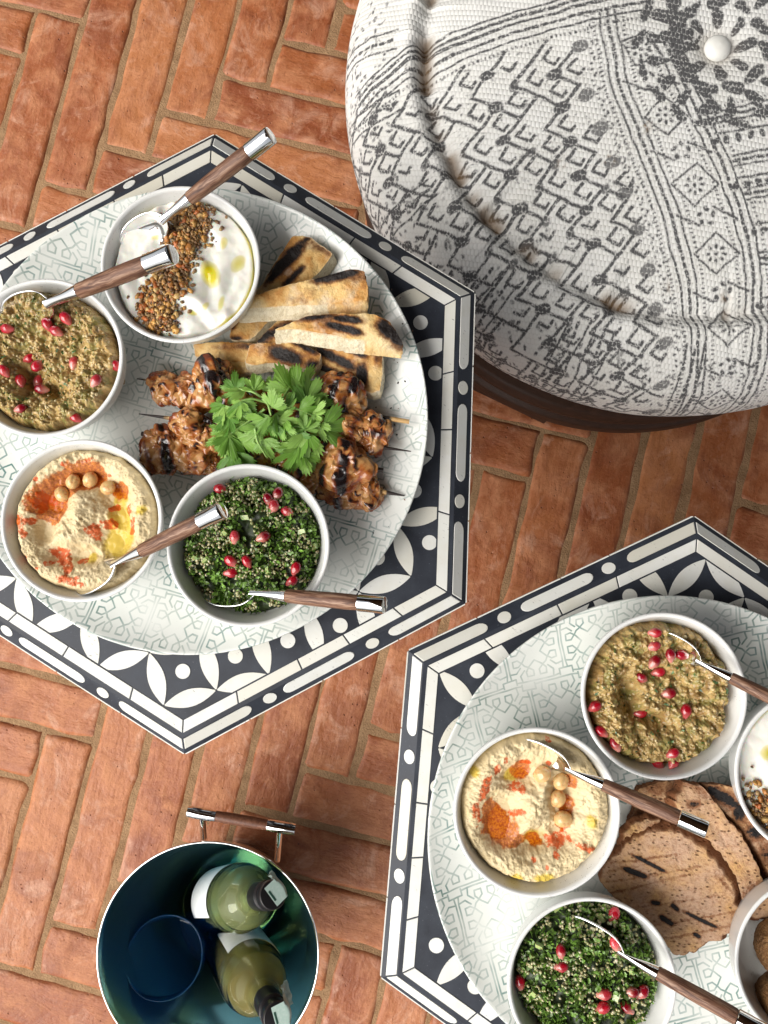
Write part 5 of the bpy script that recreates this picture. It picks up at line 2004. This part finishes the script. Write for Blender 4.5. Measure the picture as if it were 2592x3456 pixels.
st = lambda *x: list(x)
skewer((296, 818), (884, 911), .020, .024, .03, .86, [
    (362, 838, .020, .016, .013, .010, -.5, 101, st((.012, .002, 0, .5))),
    (405, 845, .021, .014, .014, .011, .2, 131, st((.0, .003, .3, .5))),
    (456, 832, .024, .019, .022, .015, .1, 102, st((.004, .0035, .3, 1.1), (.014, .003, .3, 1.1))),
    (545, 862, .020, .020, .016, .012, -.2, 103, st((0, .004, .4, 1))),
    (640, 868, .020, .020, .015, .012, 0, 104, st((0, .004, .4, 1))),
    (733, 868, .026, .021, .024, .015, -.4, 105, st((-.005, .0032, .1, 1.2), (.008, .0042, .1, 1.2)))],
    'chicken skewer nearest the bread, its blunt pale end pointing right', pale_end=True)
skewer((300, 894), (888, 975), .026, .022, .10, .86, [
    (415, 925, .026, .018, .015, .012, -.3, 106, st((.010, .003, .2, .8))),
    (458, 945, .026, .012, .014, .011, .3, 107, st((.004, .004, .2, 1.1))),
    (560, 945, .022, .020, .015, .012, .3, 108, st((0, .004, .2, 1))),
    (660, 930, .022, .020, .016, .012, .1, 109, st((0, .004, .2, 1))),
    (752, 918, .027, .018, .013, .012, -.5, 110, st((.004, .003, .2, .6))),
    (806, 935, .022, .014, .017, .011, .2, 111, st((-.002, .004, 1.2, .8)))],
    'chicken skewer in the middle with a long black point on each end', True, True)
skewer((306, 937), (828, 1016), .020, .026, .03, .94, [
    (352, 972, .020, .018, .020, .013, .1, 112, st((.004, .0045, .1, 1.2), (-.010, .003, .2, .6))),
    (412, 985, .019, .019, .016, .012, -.3, 113, st((.002, .003, .3, .4))),
    (455, 1000, .015, .014, .011, .010, 0, 132, st((.002, .003, .3, .6))),
    (540, 985, .020, .020, .016, .012, .2, 114, st((0, .004, .2, 1))),
    (640, 985, .020, .018, .016, .012, .1, 115, st((0, .004, .2, 1))),
    (738, 1003, .030, .024, .022, .015, -.2, 116, st((-.012, .0030, .1, 1.2), (.004, .0050, .1, 1.1), (.013, .003, .1, .9)))],
    'chicken skewer under the coriander with a large charred piece at its right end', False, False)
skewer((600, 1020), (874, 1071), .014, .019, -.1, .86, [
    (690, 1030, .016, .016, .014, .011, -.3, 117, st((.002, .005, .3, 1.0))),
    (745, 1050, .017, .020, .018, .011, -.3, 118, st((-.008, .004, .5, .9))),
    (790, 1060, .018, .013, .015, .010, .2, 119, st((.020, .003, .5, .4)))],
    'lowest chicken skewer beside the salad bowl, thin brown point to the right', False, True)


# ------------------------------------------------------------------ coriander
def m_leaf():
    t = NT('coriander_leaf')
    r = t.objrand()
    n = t.noise(None, 220, 3, .6)
    vein = t.attr('vein')
    c = t.ramp(r, [(0, (.09, .24, .03)), (.25, (.23, .46, .065)), (.7, (.34, .57, .12)), (1, (.10, .25, .04))])
    c = t.mix(t.rng(n, .4, .7, 0, .4), c, (.20, .36, .07))
    c = t.mix(t.math('MULTIPLY', vein, .55), c, (.33, .47, .16))
    t.set(base=c, rough=.38, spec=.45)
    tr = t.n('ShaderNodeBsdfTranslucent')
    t.put(tr.inputs['Color'], t.mix(.5, c, (.22, .42, .03)))
    mx = t.n('ShaderNodeMixShader')
    mx.inputs[0].default_value = .28
    t.t.links.new(t.b.outputs[0], mx.inputs[1])
    t.t.links.new(tr.outputs[0], mx.inputs[2])
    out = [q for q in t.t.nodes if q.type == 'OUTPUT_MATERIAL'][0]
    t.t.links.new(mx.outputs[0], out.inputs['Surface'])
    t.bump(t.math('ADD', t.math('MULTIPLY', n, .3), vein), .4, .0009)
    return t.m


M['leaf'] = m_leaf()
t = NT('coriander_stem')
t.set(base=(.24, .40, .10), rough=.4, sss=.2, sss_s=.002)
M['stem'] = t.m


def leaf_mesh(seed):
    """fan-shaped lobed leaf with cut edge; base at the origin, grows along +X, unit length"""
    r = random.Random(seed)
    nth, nr = 121, 9
    half = math.radians(r.uniform(72, 100))
    th = np.linspace(-half, half, nth)
    q = th / half
    nl = r.choice((3, 3, 5))
    f = np.abs(np.cos(math.pi * nl * (q + r.uniform(-.05, .05)) / 2 + (0 if nl % 2 else math.pi / 2))) ** .45
    R = (.34 + .66 * f) * (1 - .28 * np.abs(q) ** 1.6)
    R *= 1 + .20 * (np.abs((q * (nl * 3.2) + .2) % 1 - .5) * 2 - .5)
    R *= 1 + .05 * fbm(th * 3 + seed, th * 0, seed=seed, o=2)
    fr = np.linspace(0, 1, nr) ** .9
    X = fr[:, None] * R[None] * np.cos(th)[None]
    Y = fr[:, None] * R[None] * np.sin(th)[None] * .92
    c1, c2, tw = r.uniform(-.5, .15), r.uniform(-.35, .45), r.uniform(-.4, .4)
    Zl = c1 * X ** 2 + c2 * Y ** 2 + tw * X * Y + .05 * np.sin(th * nl * 1.5)[None] * fr[:, None] + .04 * fbm(X * 3 + seed, Y * 3, seed=seed + 3, o=2)
    vein = np.exp(-((np.abs((q * nl * 1.5) % 1 - .5) - .0) / .10) ** 2)[None] * (1 - .5 * fr[:, None])
    V = np.stack([X, Y, Zl], -1).reshape(-1, 3)
    return make_mesh('leaf', V, grid_faces(nr, nth), M['leaf'], True, dict(vein=vein.ravel()))


LEAF = [leaf_mesh(200 + k) for k in range(12)]
CP = lambda px, py, z: at(640 + px * .36166, 1200 + py * .36166, TAB + z)      # close-up pixels of the coriander
kleaf = 0


def sprig(stem_pts, leaves, label):
    """stem_pts and leaf bases in close-up pixels with heights; leaf = (px, py, z, length m, heading deg, pitch deg)"""
    global kleaf
    P = [CP(*p) for p in stem_pts]
    root = empty('coriander_sprig', P[0], label, 'herb', 'coriander sprigs on the skewers')
    Q = np.array([tuple(p - P[0]) for p in P])
    n = 16
    tt = np.linspace(0, len(Q) - 1, n)
    C_ = np.stack([np.interp(tt, np.arange(len(Q)), Q[:, k]) for k in range(3)], 1)
    for _ in range(2):
        C_[1:-1] = .25 * C_[:-2] + .5 * C_[1:-1] + .25 * C_[2:]
    link('stem', tube(C_, np.linspace(.0011, .0007, n), 8, 'stem', M['stem']), root)
    for (px, py, z, L, hd, pitch) in leaves:
        p = CP(px, py, z) - P[0]
        o = link('leaf', LEAF[kleaf % 12], root, p, (math.radians(rnd.uniform(-40, 40)), math.radians(-pitch + rnd.uniform(-26, 18)), math.radians(hd + rnd.uniform(-12, 12))))
        L *= .70
        o.scale = (L, L, L)
        kleaf += 1


sprig([(690, 430, .050), (580, 400, .054), (480, 420, .056)],
      [(470, 430, .056, .026, -85, -8), (470, 430, .055, .020, -50, -5), (480, 425, .054, .022, -120, -12)], 'coriander sprig with arching pale stem and drooping leaves, upper left of the bunch')
sprig([(700, 410, .048), (600, 340, .050), (500, 320, .048), (440, 300, .046)],
      [(430, 320, .046, .018, 95, 10), (520, 330, .047, .021, 160, -5), (600, 330, .049, .019, 95, 25), (620, 310, .049, .015, 110, 30), (440, 330, .045, .020, -160, -15)], 'coriander sprig reaching up to the flatbread scrap')
sprig([(560, 600, .050), (420, 500, .050), (340, 470, .047)],
      [(340, 470, .047, .020, -150, -15), (320, 480, .047, .022, -115, -12), (360, 560, .049, .022, -95, -8), (400, 640, .049, .020, -75, -6), (300, 470, .046, .017, 175, -20)], 'coriander sprig hanging over the left skewers')
sprig([(700, 500, .052), (560, 610, .050), (430, 690, .048), (370, 740, .047)],
      [(380, 730, .048, .027, -125, -10), (370, 750, .047, .026, -80, -10), (440, 700, .046, .036, -82, -14), (330, 760, .046, .021, -165, -12), (400, 900, .042, .030, -105, -18), (430, 900, .042, .028, -80, -18), (330, 680, .047, .018, 160, -5)], 'coriander sprig trailing down to the rim of the salad bowl')
sprig([(720, 420, .054), (740, 480, .056), (760, 560, .056)],
      [(760, 480, .056, .020, 75, 25), (780, 490, .056, .017, 60, 15), (740, 560, .055, .024, -120, -5), (800, 540, .055, .022, -70, -5), (760, 620, .053, .026, -100, -8), (700, 590, .054, .024, -150, -8), (830, 600, .053, .023, -45, -8), (880, 590, .052, .020, -95, -6)], 'bright young coriander sprig in the middle of the bunch')
sprig([(760, 480, .052), (900, 480, .052), (1020, 500, .051), (1150, 560, .048)],
      [(1020, 500, .052, .024, -8, -4), (1140, 540, .047, .020, 35, 10), (1150, 480, .047, .022, 20, 8), (900, 490, .051, .018, 60, 10), (1160, 560, .046, .014, -60, 0)], 'coriander sprig pointing right along the top skewer')
sprig([(860, 420, .046), (930, 300, .044), (1000, 250, .042)],
      [(930, 330, .044, .030, 110, 4), (960, 320, .044, .026, 70, 2), (1080, 440, .044, .032, 88, 6), (1000, 300, .043, .028, 40, -5), (1110, 470, .045, .030, 100, 8), (760, 340, .043, .022, 80, 4)], 'dark green broad coriander leaves below the flatbread')
sprig([(610, 680, .052), (630, 800, .050), (720, 950, .046)],
      [(660, 690, .049, .026, -145, -8), (690, 780, .048, .022, -60, -6)], 'coriander sprig with bare pale stem curving down')
sprig([(800, 640, .052), (960, 740, .050), (1030, 850, .047)],
      [(1030, 850, .048, .032, -150, -8), (1030, 850, .047, .030, -115, -12), (1020, 840, .047, .026, 165, -6), (1040, 900, .045, .026, -70, -12), (980, 740, .048, .018, -20, 0)], 'coriander sprig with large flat leaf over the salad bowl rim')
sprig([(940, 660, .050), (1050, 660, .049), (1090, 720, .049)],
      [(1080, 700, .050, .018, 60, 5), (1070, 690, .050, .016, 120, 5), (1090, 720, .049, .032, -80, -10), (1100, 720, .048, .028, -105, -8), (1120, 900, .044, .022, -100, -14)], 'coriander sprig with long leaf hanging at the right of the bunch')
sprig([(1180, 600, .046), (1220, 680, .046), (1240, 720, .044)],
      [(1240, 680, .046, .036, 8, -4), (1200, 640, .045, .018, -75, -10)], 'single broad dark coriander leaf at the right end of the bunch')


# ------------------------------------------------------------------ wine bucket, bottles, tumbler
BKZ = .178
bc = at(701, 3224, BKZ)
t = NT('brushed_bucket_steel')
g = t.noise(t.mapping(t.co(), (6, 6, 300)), 1, 3, .5)
t.set(base=(.62, .63, .62), metal=1.0, rough=t.rng(g, .3, .7, .14, .26))
M['bucket_out'] = t.m
t = NT('steel_teal_reflection_tint')
t.set(base=(.13, .31, .36), rough=.20, metal=.9)  # dark reflections on the inner steel put into its base colour
M['bucket_in'] = t.m
bucket = empty('wine_bucket', (bc.x, bc.y, 0), 'steel wine bucket with dark teal reflections inside, standing on the brick floor', 'bucket')
link('body', lathe(round_profile([(0, .002), (.064, .002), (.068, .006), (.098, .085), (.116, .125), (.1315, BKZ - .006), (.1340, BKZ - .001)], .004, 4), 128, 'body', M['bucket_out']), bucket)
link('lining', lathe(round_profile([(.1323, BKZ - .001), (.1298, BKZ - .006), (.1145, .125), (.0965, .085), (.0665, .010), (.062, .006), (0, .006)], .004, 4), 128, 'lining', M['bucket_in']), bucket)
rim_th = np.linspace(0, 2 * np.pi, 129)
link('rim', tube([(.1332 * math.cos(w), .1332 * math.sin(w), BKZ) for w in rim_th], .0014, 10, 'rim', M['steel'], False), bucket)
M['grip'] = m_wood('handle_rosewood', (.075, .024, .012), (.14, .050, .026), (.20, .085, .045), (300, 300, 300), .4)


def bucket_handle(sign):
    A, B = at(634, 2738, .198), at(996, 2800, .198)
    A, B = A - Vector((bc.x, bc.y, 0)), B - Vector((bc.x, bc.y, 0))
    if sign < 0:
        A, B = Vector((-A.x, -A.y, A.z)), Vector((-B.x, -B.y, B.z))
    h = empty('handle', A)
    h.parent = bucket
    d = B - A
    rr = .0066

    def cyl(f0, f1, r, name, mat):
        n = 5
        fs = np.linspace(f0, f1, n)
        link(name, tube([tuple(d * f) for f in fs], [r * .9, r, r, r, r * .9], 20, name, mat), h)
    cyl(0, .26, rr * 1.06, 'handle_ferrule', M['steel'])
    cyl(.26, .74, rr, 'handle_grip', M['grip'])
    cyl(.74, 1, rr * 1.06, 'handle_ferrule', M['steel'])
    for f in (.13, .86):
        p = A + d * f
        q = Vector((p.x, p.y, 0)).normalized()
        # the post runs square to the bar, down and in to the bucket wall
        nrm = Vector((-d.y, d.x, 0)).normalized()
        if nrm.dot(q) > 0:
            nrm = -nrm
        s = 0.0
        foot = p.copy()
        while Vector((foot.x, foot.y)).length > .1320 and s < .08:
            s += .001
            foot = p + nrm * s
        base = Vector((foot.x, foot.y, BKZ - .020))
        pts = [tuple(p - A), tuple(p.lerp(base, .5) - A), tuple(base - A)]
        link('handle_post', tube(pts, [.0040, .0040, .0040], 14, 'handle_post', M['steel']), h)


bucket_handle(1)
bucket_handle(-1)


def m_glass(name, col, rough=0.0, ior=1.5):
    t = NT(name)
    t.set(base=col, trans=1.0, rough=rough, ior=ior)
    return t.m


M['cap'] = NT('black_screw_cap').set(base=(.012, .011, .012), rough=.3, spec=.5).m
t = NT('white_paper_label')
t.set(base=t.mix(t.rng(t.noise(None, 200, 3, .5), .4, .7), (.74, .75, .74), (.68, .70, .69)), rough=.6)
M['paper'] = t.m
t = NT('mint_seal_paper')
t.set(base=t.mix(t.rng(t.noise(None, 300, 3, .6), .45, .65, 0, .5), (.50, .66, .58), (.66, .76, .70)), rough=.45)
M['mint'] = t.m
M['seal_ink'] = NT('dark_green_print').set(base=(.02, .075, .05), rough=.5).m


def bottle(base_p, cap_p, gcol, wcol, label, lab_rot, seal_rot):
    d = cap_p - base_p
    root = empty('wine_bottle', base_p, label, 'bottle', 'wine bottles in the bucket')
    z = d.normalized()
    root.rotation_euler = z.to_track_quat('Z', 'Y').to_euler()
    H = d.length
    k = H / .292
    root.scale = (k, k, k)
    R = .0405
    outer = [(0, .012), (.012, .004), (R - .004, 0), (R, .004), (R, .150), (R * .985, .164), (R * .90, .182), (R * .72, .199), (R * .50, .213), (.0165, .226), (.0148, .240), (.0143, .288), (.0120, .289)]
    inner = [(.0115, .288), (.0117, .240), (.0135, .227), (R * .50 - .0028, .212), (R * .72 - .0026, .1975), (R * .90 - .0026, .181), (R * .985 - .0026, .163), (R - .0026, .150), (R - .0026, .007), (.012, .008), (0, .016)]
    link('glass_body', lathe(round_profile(outer + inner, .003, 3), 72, 'glass_body', m_glass('olive_bottle_glass', gcol)), root)
    R2 = R - .0029
    liq = [(0, .0164), (.012, .0084), (R2, .0075), (R2, .150), (R2 * .985, .163), (R2 * .90, .181), (R2 * .72, .197), (R2 * .50, .211), (.0125, .2265), (.0112, .232), (0, .232)]
    wm = NT('white_wine')
    wm.set(base=wcol, trans=.74, rough=.0, ior=1.34)
    link('wine', lathe(round_profile(liq, .003, 3), 64, 'wine', wm.m), root)
    # paper label round most of the body
    th = np.linspace(0, math.radians(285), 60) + lab_rot
    V = np.array([((R + .0004) * math.cos(w), (R + .0004) * math.sin(w), zz) for zz in (.062, .147) for w in th])
    link('paper_label', make_mesh('paper_label', V, grid_faces(2, 60), M['paper']), root)
    cp = round_profile([(.0150, .238), (.0154, .239), (.0154, .268), (.0150, .2685), (.0150, .2695), (.0154, .270), (.0154, .290), (.0146, .2925), (0, .2925)], .0006, 2)
    cpo = link('cap', lathe(cp, 64, 'cap', M['cap']), root)
    for q in range(4):
        w_ = np.linspace(0, 2 * np.pi, 61)
        link('cap_ridge', tube([(.0155 * math.cos(w), .0155 * math.sin(w), .2715 + q * .0022) for w in w_], .0005, 6, 'cap_ridge', M['cap'], False), cpo)
    # tax seal: a strip over the top of the cap, running down one side
    path = [(-.004, .2931), (.0135, .2931), (.0158, .2915), (.0161, .288), (.0161, .262), (.0175, .256), (.0215, .250), (.026, .246)]
    path = np.array(path)
    pp = np.concatenate([[0], np.cumsum(np.hypot(*np.diff(path, axis=0).T))])
    uu = np.linspace(0, pp[-1], 40)
    px_, pz_ = np.interp(uu, pp, path[:, 0]), np.interp(uu, pp, path[:, 1])
    vv = np.linspace(-1, 1, 12)
    rows = []
    for a, b, u_ in zip(px_, pz_, uu):
        low = sstep(.024, .045, np.array(u_))
        for v_ in vv:
            y = v_ * .0118
            x = a if a < .012 else a - (y * y) / (2 * .016) * (1 - low)
            cr = low * .0016 * float(vnoise(np.array(u_ * 500), np.array(v_ * 3), seed=5))
            rows.append((x + cr, y * (1 + .1 * low), b + cr))
    V = np.array(rows)
    ca, sa = math.cos(seal_rot), math.sin(seal_rot)
    V = np.stack([V[:, 0] * ca - V[:, 1] * sa, V[:, 0] * sa + V[:, 1] * ca, V[:, 2]], 1)
    so = link('seal', make_mesh('seal', V, grid_faces(40, 12), M['mint']), cpo)
    bar = np.array([(x, y, .29335) for x, y in ((-.0028, -.0062), (-.0006, -.0062), (-.0006, .0062), (-.0028, .0062))])
    bar = np.stack([bar[:, 0] * ca - bar[:, 1] * sa, bar[:, 0] * sa + bar[:, 1] * ca, bar[:, 2]], 1)
    link('printed_bar', make_mesh('printed_bar', bar, [[0, 1, 2, 3]], M['seal_ink'], False), cpo)
    return root


bottle(at(712, 3040, .022), at(922, 3020, .262), (.90, .96, .80), (.84, .88, .46), 'green glass wine bottle with black cap, upper of the two in the bucket', math.radians(150), math.radians(-95))
bottle(at(782, 3180, .022), at(936, 3432, .285), (.95, .95, .80), (.94, .84, .34), 'yellowish wine bottle with black cap at the bottom edge', math.radians(95), math.radians(-100))

tp = at(552, 3232, .130)
tb = at(590, 3215, .045)
tum = link('tumbler', lathe(round_profile([(0, 0), (.041, 0), (.045, .004), (.0485, .088), (.0476, .0898), (.0465, .088), (.0430, .008), (.038, .006), (0, .006)], .0015, 3), 72, 'tumbler', NT('cobalt_glass').set(base=(.05, .24, .55), trans=.85, rough=.0, ior=1.45).m))
tum.location = tb
tum.rotation_euler = ((tp - tb).normalized()).to_track_quat('Z', 'Y').to_euler()
tag(tum, 'dark blue glass tumbler lying in the left of the wine bucket', 'glass')


# burnt crumbs shed by the skewers and the bread
n_c = 60
cpos, csc = [], []
for k in range(n_c):
    p = ZK(rnd.uniform(560, 900), rnd.uniform(640, 1180), 0)
    rr_ = math.hypot(p.x - P1C.x, p.y - P1C.y)
    cpos.append((p.x, p.y, TAB + .0008 + float(np.interp(rr_, [q[0] for q in plate_prof[:9]], [q[1] for q in plate_prof[:9]])) + .0003))
    q = rnd.uniform(.00025, .0008)
    csc.append((q * rnd.uniform(1, 1.8), q, q * .6))
v, f, c = scatter(lumpy(IV1, 3, .4), IF1, np.array(cpos), np.array(csc), rand_rots(n_c), np.array([(.03, .016, .01), (.22, .10, .03), (.015, .01, .01)])[rng.integers(0, 3, n_c)])
tag(link('crumbs', make_mesh('crumbs', v, f, M['nuts'], True, dict(col=c))), 'small burnt crumbs scattered round the skewers', 'crumbs', None, 'stuff')
